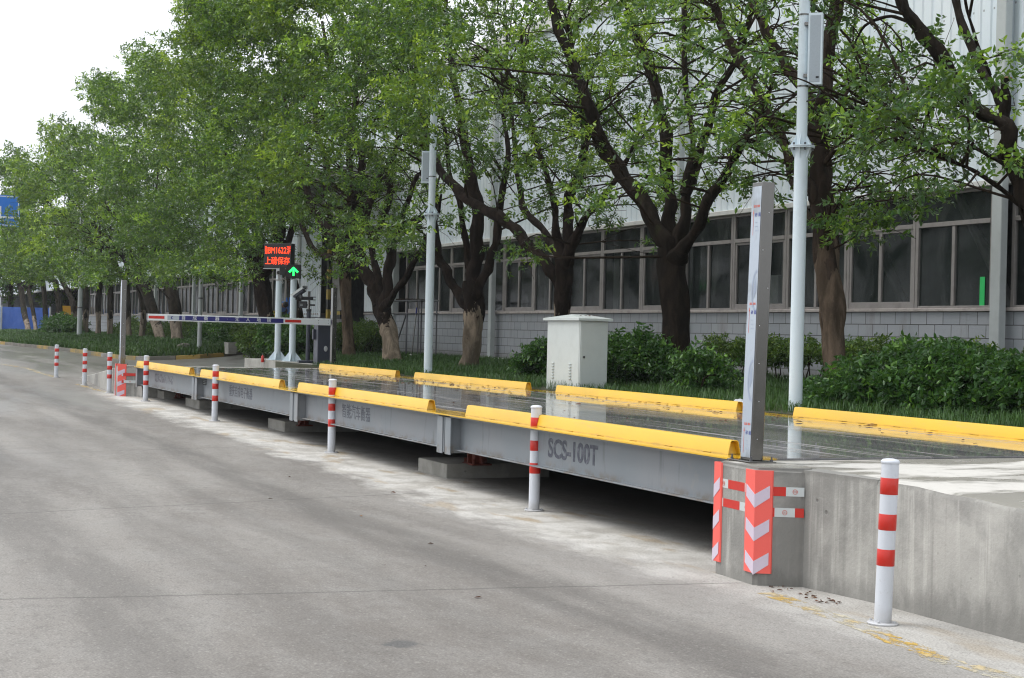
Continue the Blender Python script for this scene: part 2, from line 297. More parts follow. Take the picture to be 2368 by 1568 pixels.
n.lk(n.mr(f, .44, .54, 0, 1), ms.inputs[0]); n.t.links.new(n.b.outputs[0], ms.inputs[1]); n.t.links.new(tr.outputs[0], ms.inputs[2]); n.t.links.new(ms.outputs[0], n.out.inputs[0]); M['yline'] = n.m

# ---------------------------------------------------------------- mesh building
class MB:
    def __init__(s): s.v = []; s.f = []; s.mi = []; s.k = 0
    def add(s, vs, fs, mi=0):
        b = len(s.v); s.v.extend([tuple(map(float, q)) for q in vs]); s.f.extend([tuple(b + i for i in f) for f in fs]); s.mi.extend([mi] * len(fs)); return s
    def box(s, x0, x1, y0, y1, z0, z1, mi=0):
        v = [(x, y, z) for z in (z0, z1) for y in (y0, y1) for x in (x0, x1)]
        return s.add(v, [(0, 2, 3, 1), (4, 5, 7, 6), (0, 1, 5, 4), (2, 6, 7, 3), (0, 4, 6, 2), (1, 3, 7, 5)], mi)
    def bbox(s, x0, x1, y0, y1, z0, z1, r=.01, seg=1, mi=0):
        bm = bmesh.new(); bmesh.ops.create_cube(bm, size=1)
        for w in bm.verts: w.co = Vector(((x0 + x1) / 2 + w.co.x * (x1 - x0), (y0 + y1) / 2 + w.co.y * (y1 - y0), (z0 + z1) / 2 + w.co.z * (z1 - z0)))
        bmesh.ops.bevel(bm, geom=bm.edges[:], offset=r, segments=seg, affect='EDGES', profile=.6)
        bm.verts.ensure_lookup_table(); s.add([w.co[:] for w in bm.verts], [[w.index for w in f.verts] for f in bm.faces], mi); bm.free(); return s
    def lathe(s, prof, n=24, c=(0, 0, 0), mi=0):
        v = []; f = []
        for r, z in prof: v += [(c[0] + r * cos(2 * pi * i / n), c[1] + r * sin(2 * pi * i / n), c[2] + z) for i in range(n)]
        for j in range(len(prof) - 1):
            for i in range(n): a, b = j * n + i, j * n + (i + 1) % n; f.append((a, b, b + n, a + n))
        f.append(tuple(range(n))[::-1]); f.append(tuple(range((len(prof) - 1) * n, len(prof) * n))); return s.add(v, f, mi)
    def tube(s, pts, rad, n=8, ridge=0.0, twist=0.0, ph=0.0, mi=0, k=3):
        pts = np.asarray(pts, float); m = len(pts); rad = np.broadcast_to(np.asarray(rad, float), (m,))
        T = np.gradient(pts, axis=0); T /= np.linalg.norm(T, axis=1)[:, None] + 1e-9
        up = np.array([0, 0, 1.]) if abs(T[0][2]) < .9 else np.array([1., 0, 0])
        A = np.cross(T, up); A /= np.linalg.norm(A, axis=1)[:, None] + 1e-9
        for i in range(1, m):
            a = A[i - 1] - T[i] * (A[i - 1] @ T[i]); l_ = np.linalg.norm(a); A[i] = a / l_ if l_ > 1e-6 else A[i]
        B = np.cross(T, A); th = np.arange(n) * 2 * pi / n; v = []
        for i in range(m):
            r = rad[i] * (1 + ridge * np.sin(k * th + twist * i + ph) + ridge * .6 * np.sin((k + 2) * th - twist * .7 * i + 1.3 * ph))
            v.append(pts[i] + np.outer(np.cos(th) * r, A[i]) + np.outer(np.sin(th) * r, B[i]))
        v = np.concatenate(v); f = [(j * n + i, j * n + (i + 1) % n, (j + 1) * n + (i + 1) % n, (j + 1) * n + i) for j in range(m - 1) for i in range(n)]
        f.append(tuple(range(n))[::-1]); f.append(tuple(range((m - 1) * n, m * n))); return s.add(v, f, mi)
    def prism(s, poly, z0, z1, mi=0):
        n = len(poly); z0 = z0 if hasattr(z0, '__len__') else [z0] * n; z1 = z1 if hasattr(z1, '__len__') else [z1] * n
        v = [(p[0], p[1], a) for p, a in zip(poly, z0)] + [(p[0], p[1], a) for p, a in zip(poly, z1)]
        return s.add(v, [tuple(range(n))[::-1], tuple(range(n, 2 * n))] + [(i, (i + 1) % n, (i + 1) % n + n, i + n) for i in range(n)], mi)
    def build(s, name, mats, parent=None, smooth=None, fix=True):
        me = bpy.data.meshes.new(name); me.from_pydata(s.v, [], s.f); mats = mats if isinstance(mats, (list, tuple)) else [mats]
        for m in mats: me.materials.append(M[m])
        if any(s.mi): me.polygons.foreach_set('material_index', s.mi)
        if fix and len(s.v) < 60000:
            bm = bmesh.new(); bm.from_mesh(me); bmesh.ops.recalc_face_normals(bm, faces=bm.faces[:]); bm.to_mesh(me); bm.free()
        if smooth is not None:
            me.polygons.foreach_set('use_smooth', [True] * len(me.polygons))
            try: me.set_sharp_from_angle(angle=radians(smooth))
            except Exception: pass
        me.update(); o = bpy.data.objects.new(name, me); COL.objects.link(o)
        if parent: o.parent = parent
        return o
def tag(o, label=None, cat=None, group=None, kind=None):
    for k_, v_ in (('label', label), ('category', cat), ('group', group), ('kind', kind)):
        if v_: o[k_] = v_
    return o
def thing(name, label, cat, loc=(0, 0, 0), rz=0, group=None):
    o = bpy.data.objects.new(name, None); COL.objects.link(o); o.location = loc; o.rotation_euler = (0, 0, rz); o.empty_display_size = .2
    return tag(o, label, cat, group)
def copy_tree(o, parent=None):
    c = o.copy(); COL.objects.link(c); c.parent = parent
    for ch in list(o.children): copy_tree(ch, c)
    return c
def text(name, body, size, mat, parent, loc, rot, sx=1.0, depth=.0015, clip=None, bold=0.0, align='LEFT', spacing=1.0):
    cu = bpy.data.curves.new(name, 'FONT'); cu.body = body; cu.size = size; cu.extrude = depth; cu.offset = bold; cu.align_x = align; cu.space_character = spacing; cu.resolution_u = 3
    o = bpy.data.objects.new(name, cu); COL.objects.link(o); bpy.context.view_layer.update()
    me = bpy.data.meshes.new_from_object(o.evaluated_get(bpy.context.evaluated_depsgraph_get())); COL.objects.unlink(o)
    if clip:
        bm = bmesh.new(); bm.from_mesh(me)
        for x, s_ in ((clip[0], -1), (clip[1], 1)): bmesh.ops.bisect_plane(bm, geom=bm.verts[:] + bm.edges[:] + bm.faces[:], plane_co=(x, 0, 0), plane_no=(s_, 0, 0), clear_outer=True)
        bm.to_mesh(me); bm.free()
    me.materials.clear(); me.materials.append(M[mat]); p = bpy.data.objects.new(name, me); COL.objects.link(p); p.parent = parent
    p.location = loc; p.rotation_euler = rot; p.scale = (sx, 1, 1); return p
FACE_MY = (pi / 2, 0, 0)            # text that faces -Y (the road)
FACE_PX = (pi / 2, 0, pi / 2)       # text that faces +X

# ---------------------------------------------------------------- ground, road
MB().add([(-1500, -1500, -.35), (1500, -1500, -.35), (1500, 1500, -.35), (-1500, 1500, -.35)], [(0, 1, 2, 3)]).build('ground', 'ground')['kind'] = 'structure'
xs = np.concatenate([np.linspace(-260, -90, 18)[:-1], np.linspace(-90, -30, 61)[:-1], np.linspace(-30, 12, 22)])
ys = np.concatenate([np.linspace(-60, 0, 7)[:-1], np.linspace(0, 9, 10)[:-1], np.linspace(9, 22, 27), np.linspace(30, 60, 3)])
XX, YY = np.meshgrid(xs, ys); ZZ = zroad(XX, YY); nx = len(xs)
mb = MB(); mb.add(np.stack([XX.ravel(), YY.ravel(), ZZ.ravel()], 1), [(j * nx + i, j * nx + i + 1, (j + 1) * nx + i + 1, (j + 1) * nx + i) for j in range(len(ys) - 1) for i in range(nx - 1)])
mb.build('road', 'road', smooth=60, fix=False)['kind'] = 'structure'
def strip(pts, w, name, mat, dz=.002):
    P = np.array(pts, float); out = []; dens = []
    for a, b in zip(P[:-1], P[1:]):
        for t in np.linspace(0, 1, 14, endpoint=False): dens.append(a + (b - a) * t)
    dens.append(P[-1]); D = np.array(dens); T = np.gradient(D, axis=0); T /= np.linalg.norm(T, axis=1)[:, None]; N = np.stack([-T[:, 1], T[:, 0]], 1)
    jit = rng.uniform(.8, 1.15, len(D)); jj = rng.uniform(.8, 1.15, len(D)); v = []
    for i, d in enumerate(D):
        for s_ in (-jit[i], jj[i]): q = d + N[i] * w / 2 * s_; v.append((q[0], q[1], float(zroad(q[0], q[1])) + dz))
    mb = MB(); mb.add(v, [(2 * i, 2 * i + 1, 2 * i + 3, 2 * i + 2) for i in range(len(D) - 1)]); o = mb.build(name, mat); o['kind'] = 'structure'; return o
strip([(-9.35, 5.88), (-7.95, 5.72), (-7.0, 5.55)], .17, 'road_marking', 'yline')
strip([(-6.95, 5.62), (-5.2, 5.45)], .17, 'road_marking', 'yline')
strip([onroad(x, y)[:2] for x, y in ((0, 842), (60, 851), (95, 863), (130, 873))], .16, 'road_marking', 'yline')
strip([onroad(x, y)[:2] for x, y in ((178, 889), (215, 899), (248, 908))], .14, 'road_marking', 'yline')

# ---------------------------------------------------------------- kerb and verges
KP = [(-60, 792), (0, 797), (110, 807), (210, 822), (290, 832), (343, 834), (400, 832), (470, 829), (520, 825), (580, 818), (640, 812)]
KW = [onroad(*q)[:2] for q in KP]
KW = [np.array((-200.0, KW[1][1] - .3))] + KW[1:]
KW.append(np.array((KW[-1][0] - .5, 16.9)))
def dense(P, step):
    out = [P[0]]
    for a, b in zip(P[:-1], P[1:]):
        L = np.linalg.norm(b - a); m = max(1, int(L / step))
        for k in range(1, m + 1): out.append(a + (b - a) * k / m)
    return np.array(out)
# smooth kerb line (Chaikin)
K = np.array(KW)
for _ in range(3): K = np.concatenate([[K[0]], np.concatenate([np.stack([.75 * K[:-1] + .25 * K[1:], .25 * K[:-1] + .75 * K[1:]], 1).reshape(-1, 2)]), [K[-1]]])
KD = dense(K, .95)
keep = [0]
for i in range(1, len(KD)):
    if np.linalg.norm(KD[i] - KD[keep[-1]]) > .9: keep.append(i)
KD = KD[keep]
mb = MB()
for i in range(len(KD) - 1):
    a, b = KD[i], KD[i + 1]; t = (b - a) / np.linalg.norm(b - a); nn = np.array([-t[1], t[0]]); g = .012
    a2, b2 = a + t * g, b - t * g; za, zb = zroad(*a2), zroad(*b2)
    if a[0] < -105 and False: continue
    ci = rng.choice([0, 0, 1, 1, 2]) if a[0] > -80 else rng.choice([0, 0, 0, 1])
    poly = [a2 + nn * .0, b2 + nn * .0, b2 + nn * .16, a2 + nn * .16]
    if nn @ (np.array((-90, 16.)) - a) < 0: poly = [a2, b2, b2 - nn * .16, a2 - nn * .16]
    mb.prism(poly, [za - .1, zb - .1, zb - .1, za - .1], [za + .135, zb + .135, zb + .15, za + .15], int(ci))
mb.build('kerb', ['kerb_grey', 'kerb_yellow', 'kerb_pale'])['kind'] = 'structure'
def inpoly(P, poly):
    x, y = P[:, 0], P[:, 1]; c = np.zeros(len(P), bool); n_ = len(poly)
    for i in range(n_):
        a, b = poly[i], poly[i - 1]
        m = ((a[1] > y) != (b[1] > y)) & (x < (b[0] - a[0]) * (y - a[1]) / (b[1] - a[1] + 1e-12) + a[0]); c ^= m
    return c
def kdist(P):
    d = np.full(len(P), 1e9)
    for a, b in zip(KD[:-1], KD[1:]):
        ab = b - a; t = np.clip(((P - a) @ ab) / (ab @ ab), 0, 1); d = np.minimum(d, np.linalg.norm(P - (a + t[:, None] * ab), axis=1))
    return d
LV = [tuple(q) for q in KD] + [(-200, 17.0)]
def zleft(P):
    d = kdist(P); z0 = zroad(P[:, 0], P[:, 1]) + .10
    return z0 + (np.maximum(.93, z0) - z0) * sst(d / 3.4)
def verge_sheet(name, poly, zf, step):
    P = np.array(poly); x0, y0 = P.min(0) - step; x1, y1 = P.max(0) + step
    gx = np.arange(x0, x1, step[0] if hasattr(step, '__len__') else step); gy = np.arange(y0, y1, step[1] if hasattr(step, '__len__') else step)
    A, B = np.meshgrid(gx, gy); Q = np.stack([A.ravel(), B.ravel()], 1); m = inpoly(Q, poly); Z = zf(Q); w = len(gx)
    f = [(j * w + i, j * w + i + 1, (j + 1) * w + i + 1, (j + 1) * w + i) for j in range(len(gy) - 1) for i in range(w - 1) if m[j * w + i] and m[j * w + i + 1] and m[(j + 1) * w + i] and m[(j + 1) * w + i + 1]]
    mb = MB(); mb.add(np.column_stack([Q, Z]), f); o = mb.build(name, 'soil', smooth=60, fix=False); o['kind'] = 'structure'; return o
verge_sheet('verge_soil', LV, zleft, .45)
RV = [(14, 10.50), (-38.8, 10.50), (-41.5, 11.0), (-43.5, 11.5), (-46, 13.0), (-51, 14.6), (-53.5, 17.2), (14, 17.2)]
mb = MB(); RVz = [float(zverge(q[1])) for q in RV]
mb.prism(RV, -.2, RVz); mb.build('verge_soil', 'soil')['kind'] = 'structure'

def grass(name, poly, zf, nb, h, wdt, label=None, tuft=6):
    P = np.array(poly); out = np.zeros((0, 2)); lo, hi = P.min(0), P.max(0)
    while len(out) < nb // tuft:
        q = rng.uniform(lo, hi, (nb, 2)); q = q[inpoly(q, poly)]; 
        depth = np.hypot(q[:, 0], q[:, 1]); q = q[rng.random(len(q)) < np.clip(30 / depth, .12, 1)]; out = np.concatenate([out, q])
    q = out[:nb // tuft]; base = np.repeat(q, tuft, 0) + rng.normal(0, .03, (len(q) * tuft, 2)); nB = len(base)
    z = zf(base); az = rng.uniform(0, 2 * pi, nB); hh = h * rng.uniform(.55, 1.15, nB) * np.repeat(rng.uniform(.7, 1.2, len(q)), tuft)
    lean = rng.uniform(.35, 1.1, nB) * hh; d = np.stack([np.cos(az), np.sin(az)], 1); s_ = np.stack([-np.sin(az), np.cos(az)], 1) * wdt * .5
    dist = np.hypot(base[:, 0], base[:, 1]); s_ = s_ * np.clip(dist / 26, 1, 3)[:, None]
    v = np.zeros((nB, 5, 3))
    v[:, 0, :2] = base - s_; v[:, 1, :2] = base + s_; v[:, 0, 2] = v[:, 1, 2] = z - .02
    m_ = base + d * (lean * .35)[:, None]; v[:, 2, :2] = m_ + s_ * .8; v[:, 3, :2] = m_ - s_ * .8; v[:, 2, 2] = v[:, 3, 2] = z + hh * .75
    v[:, 4, :2] = base + d * lean[:, None]; v[:, 4, 2] = z + hh * .8
    me = bpy.data.meshes.new(name); me.vertices.add(nB * 5); me.vertices.foreach_set('co', v.ravel())
    b = (np.arange(nB) * 5)[:, None]; li = np.concatenate([b + np.array([[0, 1, 2, 3]]), b + np.array([[3, 2, 4]])], 1).ravel()
    me.loops.add(nB * 7); me.loops.foreach_set('vertex_index', li.astype(np.int32)); me.polygons.add(nB * 2)
    ls = np.stack([np.arange(nB) * 7, np.arange(nB) * 7 + 4], 1).ravel(); me.polygons.foreach_set('loop_start', ls.astype(np.int32))
    me.update(calc_edges=True); a = me.attributes.new('tint', 'FLOAT', 'FACE'); a.data.foreach_set('value', np.repeat(np.clip(np.repeat(rng.beta(2, 2.5, len(q)), tuft) * .8 + rng.normal(0, .1, nB), 0, 1), 2).astype(np.float32))
    me.materials.append(M['grassblade']); o = bpy.data.objects.new(name, me); COL.objects.link(o); o['kind'] = 'stuff'
    if label: o['label'] = label
    return o
grass('grass', [(-6, 10.54), (-36.6, 10.54), (-36.9, 12.1), (-41.8, 12.15), (-42.6, 11.9), (-46.5, 13.6), (-50.5, 15.2), (-51, 16.4), (-6, 16.4)], lambda P: zverge(P[:, 1]), 120000, .17, .007, 'long dark green grass on the bank behind the weighbridge')
gl = [tuple(q) for q in KD if -120 < q[0]]; gl = [(-120, gl[0][1])] + gl + [(-120, 16.8)]
gl = [(x + (0), y + .12) if y < 15 else (x, y) for x, y in gl]
grass('grass', gl, zleft, 110000, .30, .010, 'long dark green grass on the bank behind the painted kerb')

# ---------------------------------------------------------------- leaves
def leaf_object(name, C, R, per, L, mat, parent=None, tint0=None, flat=.75, young=.12, kind=None, ratio=.42, shell=.5, tintsd=.16, cast=None):
    """C clump centres, R radii: sprigs of 8 leaves spread through each clump"""
    C = np.asarray(C, float); R = np.asarray(R, float); N = len(C); ns = max(1, per // 8)
    sd = rng.normal(size=(N * ns, 3)); sd /= np.linalg.norm(sd, axis=1)[:, None]
    rr = rng.random(N * ns) ** shell; ci = np.repeat(np.arange(N), ns); sp_ = C[ci] + sd * (rr * R[ci])[:, None] * np.array([1, 1, flat])
    ax = sd * np.array([1, 1, .6]) + rng.normal(0, .35, sd.shape) + np.array([0, 0, .25]); ax /= np.linalg.norm(ax, axis=1)[:, None]
    nl = 8; si = np.repeat(np.arange(N * ns), nl); k = np.tile(np.arange(nl), N * ns)
    A = ax[si]; up = np.array([0, 0, 1.0]) + rng.normal(0, .25, (len(si), 3)); S = np.cross(A, up); S /= np.linalg.norm(S, axis=1)[:, None] + 1e-9; T = np.cross(S, A)
    th = k * 2.4 + rng.uniform(0, 1.0, len(si)); Ls = (L if np.isscalar(L) else np.asarray(L)[ci][si]) * rng.uniform(.65, 1.25, len(si))
    base = sp_[si] + A * (k * .26 * Ls)[:, None] - A * (Ls * .9)[:, None]
    d = A * rng.uniform(.25, .9, len(si))[:, None] + S * np.cos(th)[:, None] + T * np.sin(th)[:, None] * .8; d[:, 2] -= .28; d /= np.linalg.norm(d, axis=1)[:, None]
    b = np.cross(d, T + rng.normal(0, .35, T.shape)); b /= np.linalg.norm(b, axis=1)[:, None] + 1e-9; nrm = np.cross(d, b)
    Lc = Ls[:, None]; Wd = Lc * ratio
    V = np.zeros((len(si), 6, 3)); V[:, 0] = base; V[:, 1] = base + d * Lc * .33 + b * Wd * .5 + nrm * Wd * .12; V[:, 2] = base + d * Lc * .72 + b * Wd * .36 + nrm * Wd * .08
    V[:, 3] = base + d * Lc - nrm * Lc * .06; V[:, 4] = base + d * Lc * .72 - b * Wd * .36 + nrm * Wd * .08; V[:, 5] = base + d * Lc * .33 - b * Wd * .5 + nrm * Wd * .12
    nL = len(si); me = bpy.data.meshes.new(name); me.vertices.add(nL * 6); me.vertices.foreach_set('co', V.ravel())
    bb = (np.arange(nL) * 6)[:, None]; me.loops.add(nL * 8); me.loops.foreach_set('vertex_index', (np.concatenate([bb + np.array([[0, 1, 2, 3]]), bb + np.array([[0, 3, 4, 5]])], 1)).ravel().astype(np.int32))
    me.polygons.add(nL * 2); me.polygons.foreach_set('loop_start', (np.arange(nL * 2) * 4).astype(np.int32)); me.update(calc_edges=True)
    t0 = rng.uniform(.25, .6, N) if tint0 is None else np.broadcast_to(np.asarray(tint0, float), (N,)) + rng.normal(0, .06, N)
    yg = rng.random(N * ns) < young
    t = t0[ci][si] + rng.normal(0, tintsd, nL) + yg[si] * rng.uniform(.2, .55, nL)
    a = me.attributes.new('tint', 'FLOAT', 'FACE'); a.data.foreach_set('value', np.repeat(np.clip(t, 0, 1), 2).astype(np.float32))
    me.materials.append(M[mat]); o = bpy.data.objects.new(name, me); COL.objects.link(o)
    if parent: o.parent = parent
    if kind: o['kind'] = kind
    return o
# ---------------------------------------------------------------- trees
TREES = []
def spath(pts, sub=5):
    P = np.array(pts, float); out = []
    Q = np.concatenate([[2 * P[0] - P[1]], P, [2 * P[-1] - P[-2]]])
    for i in range(1, len(Q) - 2):
        for t in np.linspace(0, 1, sub, endpoint=False):
            out.append(.5 * ((2 * Q[i]) + (-Q[i - 1] + Q[i + 1]) * t + (2 * Q[i - 1] - 5 * Q[i] + 4 * Q[i + 1] - Q[i + 2]) * t * t + (-Q[i - 1] + 3 * Q[i] - 3 * Q[i + 1] + Q[i + 2]) * t ** 3))
    out.append(P[-1]); return np.array(out)
def limb_px(pts, Y0, dY=0.0):
    """limb from view positions (x, y, width) at depth plane Y0, drifting by dY towards its end"""
    n_ = len(pts); out = []; rad = []
    for i, (x, y, w) in enumerate(pts):
        P = ony(x, y, Y0 + dY * i / max(1, n_ - 1)); d = (P - CO) @ CF; out.append(P); rad.append(w * d / FPX / 2)
    return np.array(out), np.array(rad)
def w_near(pts): return pts[0][2] > 22
class Tree:
    def __init__(s, label, barkm, Y, base=None, group='banyan trees along the factory wall'):
        s.o = thing('banyan_tree', label, 'tree', group=group); s.bark = barkm; s.Y = Y; s.limbs = []; s.C = []; s.R = []; s.T = []; s.X = 0; s.mb = MB(); s.br = MB(); s.far = False
        TREES.append(s)
    def trunk(s, pts, dY=0.0, ridge=.13, flare=1.25):
        P, r = limb_px(pts, s.Y, dY); q = spath(P, 6); rr = np.interp(np.linspace(0, 1, len(q)), np.linspace(0, 1, len(r)), r)
        h = np.linspace(0, 1, len(q)); rr = rr * (1 + (flare - 1) * np.exp(-h * 9)); q[0][2] -= .25; rr = rr * .88
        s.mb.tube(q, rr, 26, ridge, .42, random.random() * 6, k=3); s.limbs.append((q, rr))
        for j in range(8 if w_near(pts) else 3):
            a0 = random.uniform(0, 6.28); tw = random.uniform(-1.6, 1.9); i0 = random.randint(0, len(q) // 3); i1 = random.randint(len(q) // 2, len(q) - 1); hh = np.arange(i0, i1 + 1)
            aa = a0 + tw * (hh - i0) / max(1, i1 - i0) + .15 * np.sin(hh * 1.3 + a0); ro = rr[hh] * (1.0 + .03 * np.sin(hh * .9 + j)); T_ = np.gradient(q, axis=0)[hh]; T_ /= np.linalg.norm(T_, axis=1)[:, None]
            A_ = np.cross(T_, np.array([0, 1., 0])); A_ /= np.linalg.norm(A_, axis=1)[:, None]; B_ = np.cross(T_, A_); P_ = q[hh] + A_ * (np.cos(aa) * ro)[:, None] + B_ * (np.sin(aa) * ro)[:, None]
            s.mb.tube(P_, rr[hh] * random.uniform(.12, .26) * np.clip(np.minimum((hh - i0 + .4) / 3, (i1 - hh + .4) / 3), .3, 1), 8); s.X = P[0][0]; s.o.location = (float(P[0][0]), float(P[0][1]), float(P[0][2])); return s
    def limb(s, pts, dY=0.0, ridge=.07, sub=5):
        P, r = limb_px(pts, s.Y, dY); q = spath(P, sub); rr = .86 * np.interp(np.linspace(0, 1, len(q)), np.linspace(0, 1, len(r)), r)
        ph = random.random() * 9; tt = np.arange(len(q)); rr = rr * (1 + .10 * np.sin(tt * 1.9 + ph) + .07 * np.sin(tt * .8 + 2 * ph))
        q[1:-1] += np.stack([np.sin(tt * 1.1 + ph), np.cos(tt * .9 + ph), .5 * np.sin(tt * 1.4 + ph)], 1)[1:-1] * rr[1:-1, None] * .22
        s.mb.tube(q, rr, 14, ridge + .04, .3, random.random() * 6); s.limbs.append((q, rr)); return s
    def grow(s, start, d, L, r, gen=0, maxgen=2):
        """procedural limb"""
        m = 7; q = [np.array(start)]; d = np.array(d, float); d /= np.linalg.norm(d)
        for i in range(m):
            d = d + rng.normal(0, .13, 3) + np.array([0, 0, .05]); d /= np.linalg.norm(d); q.append(q[-1] + d * L / m)
        q = np.array(q); rr = np.linspace(r, r * .45, m + 1); (s.mb if gen < 2 else s.br).tube(q, rr, 9 if gen < 1 else 6, .06, .3, random.random() * 6); s.limbs.append((q, rr))
        if gen < maxgen:
            for k in range(3 if gen == 0 else 2):
                i = int(rng.integers(3, m + 1)); dd = d + rng.normal(0, .65, 3) + np.array([0, 0, .15]); s.grow(q[i], dd, L * rng.uniform(.5, .75), rr[i] * .62, gen + 1, maxgen)
def shoot_twigs(t, frac, r0):
    L = np.concatenate([q for q, r in t.limbs]); 
    if not len(t.C): return
    C = np.array(t.C); R = np.array(t.R)
    for i in rng.permutation(len(C))[:int(len(C) * frac)]:
        w = np.array([1, 1, 1.0]); dd = np.linalg.norm((L - C[i]), axis=1) + np.where(L[:, 2] > C[i][2] + .3, 1.5, 0)
        cand = np.argsort(dd)[:6]; p0 = L[int(rng.choice(cand))]; ln = np.linalg.norm(C[i] - p0)
        if ln > (2.6 if not t.far else 4): continue
        mid = (p0 + C[i]) / 2 + rng.normal(0, .1 * ln + .02, 3) + np.array([0, 0, .12 * ln]); q = spath([p0, mid, C[i]], 4)
        rr = np.linspace(min(.026, r0 * (.3 + ln * .35)), .005, len(q)); t.br.tube(q, rr, 5)
        for _ in range(3):
            e = C[i] + rng.normal(0, .55, 3) * R[i]; s0 = q[int(rng.integers(3, len(q)))]; t.br.tube(np.array([s0, (s0 + e) / 2 + rng.normal(0, .04, 3), e]), [.007, .005, .003], 4)
GR = 'banyan trees along the factory wall'
# T0, the tree at the right edge
t = Tree('rightmost banyan, mostly outside the frame, with a sawn-off limb stub', 'bark_dark', 13.2)
t.trunk([(2460, 985, 85), (2440, 800, 80), (2420, 600, 78), (2385, 470, 70), (2345, 376, 50)], flare=1.2)
t.limb([(2420, 540, 50), (2372, 445, 46), (2337, 376, 48), (2322, 290, 40), (2240, 240, 34), (2169, 120, 40), (2116, 57, 34), (2081, 0, 28), (2040, -80, 22), (1990, -190, 12)], -1.2)
t.limb([(2326, 290, 36), (2324, 235, 24), (2323, 182, 23)], 0); stub = ony(2323, 182, 13.2)
t.limb([(2325, 255, 26), (2284, 185, 26), (2244, 110, 24), (2209, 0, 20), (2185, -100, 14), (2170, -200, 8)], .6)
t.limb([(2290, 175, 8), (2262, 110, 9), (2240, 40, 8), (2225, -40, 6)], -.6); t.limb([(2360, 420, 40), (2400, 300, 34), (2420, 180, 28), (2440, 60, 22), (2450, -100, 12)], .5)
t.limb([(2350, 400, 14), (2270, 350, 10), (2200, 330, 8), (2130, 300, 6), (2060, 290, 4)], -1.0); t.limb([(2395, 500, 20), (2330, 450, 13), (2260, 400, 11), (2190, 370, 9), (2080, 330, 6), (1990, 300, 3)], -1.5)
t.limb([(2120, 60, 11), (2060, 38, 9), (2000, 60, 7), (1965, 120, 5)], -.4); T0 = t
# T1
t = Tree('banyan with a twisted brown trunk behind the tall white loudspeaker pole', 'bark_brown', 12.9)
t.trunk([(1941, 940, 50), (1934, 850, 52), (1926, 773, 54), (1923, 699, 60), (1912, 600, 62), (1904, 520, 60), (1898, 440, 54), (1893, 340, 42)], ridge=.17, flare=1.1)
t.limb([(1898, 440, 54), (1893, 300, 44), (1912, 160, 36), (1932, 0, 34), (1945, -120, 24), (1950, -260, 12)], .5)
t.limb([(1893, 330, 34), (1868, 225, 30), (1816, 150, 28), (1789, 105, 27), (1740, 9, 24), (1700, -90, 16), (1670, -180, 8)], -.7)
t.limb([(1898, 480, 40), (1874, 442, 30), (1829, 370, 28), (1771, 247, 26), (1714, 146, 26), (1665, 57, 24), (1640, -30, 18), (1610, -140, 10)], -1.2)
t.limb([(1902, 560, 20), (1870, 500, 14), (1830, 420, 12), (1810, 340, 9)], .5)
t.limb([(1905, 380, 14), (1970, 290, 11), (2030, 240, 8), (2120, 210, 5)], -1.4); t.limb([(1908, 300, 12), (1980, 180, 9), (2040, 120, 6)], .8); T1 = t
# T2
t = Tree('dark forked banyan growing just right of the grey control cabinet', 'bark_dark', 13.0)
t.trunk([(1574, 895, 74), (1570, 860, 70), (1563, 760, 72), (1558, 690, 74), (1553, 620, 74), (1552, 575, 70)], ridge=.09, flare=1.1)
t.limb([(1552, 600, 56), (1540, 562, 46), (1497, 487, 42), (1444, 411, 40), (1396, 345, 36), (1374, 283, 34), (1345, 200, 30), (1300, 90, 26), (1270, 0, 20), (1250, -80, 12)], -1.2)
t.limb([(1555, 600, 50), (1548, 520, 36), (1546, 442, 33), (1537, 310, 31), (1524, 243, 29), (1501, 155, 27), (1471, 88, 24), (1453, 0, 20), (1440, -90, 12)], .2)
t.limb([(1560, 600, 52), (1597, 553, 30), (1639, 465, 27), (1692, 376, 24), (1722, 320, 20), (1760, 250, 14), (1790, 180, 8)], -.5)
t.limb([(1560, 590, 46), (1582, 500, 30), (1594, 420, 28), (1630, 318, 25), (1656, 221, 21), (1705, 130, 17), (1740, 20, 12)], .7)
t.limb([(1580, 450, 22), (1603, 318, 15), (1586, 221, 15), (1581, 44, 14), (1575, -60, 10)], 1.1)
t.limb([(1435, 400, 14), (1400, 350, 14), (1375, 335, 10), (1340, 330, 7)], -.3); t.limb([(1640, 460, 10), (1700, 420, 7), (1780, 400, 5), (1840, 395, 3)], -1.0); T2 = t
# T3
t = Tree('banyan whose forked trunk rises from behind the grey control cabinet', 'bark_tan', 13.4)
t.trunk([(1292, 862, 46), (1295, 800, 42), (1296, 735, 38), (1300, 690, 40), (1303, 650, 46), (1302, 600, 44)], ridge=.1, flare=1.2)
t.limb([(1297, 675, 34), (1272, 620, 30), (1233, 578, 30), (1190, 530, 29), (1152, 500, 29), (1096, 474, 27), (1040, 420, 24), (1005, 370, 22), (985, 300, 18), (960, 210, 12), (945, 110, 8)], -1.4)
t.limb([(1302, 640, 40), (1318, 550, 30), (1310, 479, 26), (1330, 420, 26), (1352, 350, 24), (1350, 260, 18), (1330, 160, 13), (1310, 50, 9)], .3)
t.limb([(1306, 620, 34), (1336, 534, 22), (1373, 479, 19), (1410, 435, 15), (1450, 370, 10), (1480, 300, 6)], -.4)
t.limb([(1300, 610, 26), (1262, 540, 20), (1215, 490, 18), (1200, 430, 14), (1190, 340, 12), (1180, 240, 10), (1165, 120, 8)], .8)
t.limb([(1300, 600, 30), (1285, 520, 20), (1275, 440, 16), (1245, 350, 14), (1220, 250, 12), (1205, 130, 9)], -.5); T3 = t
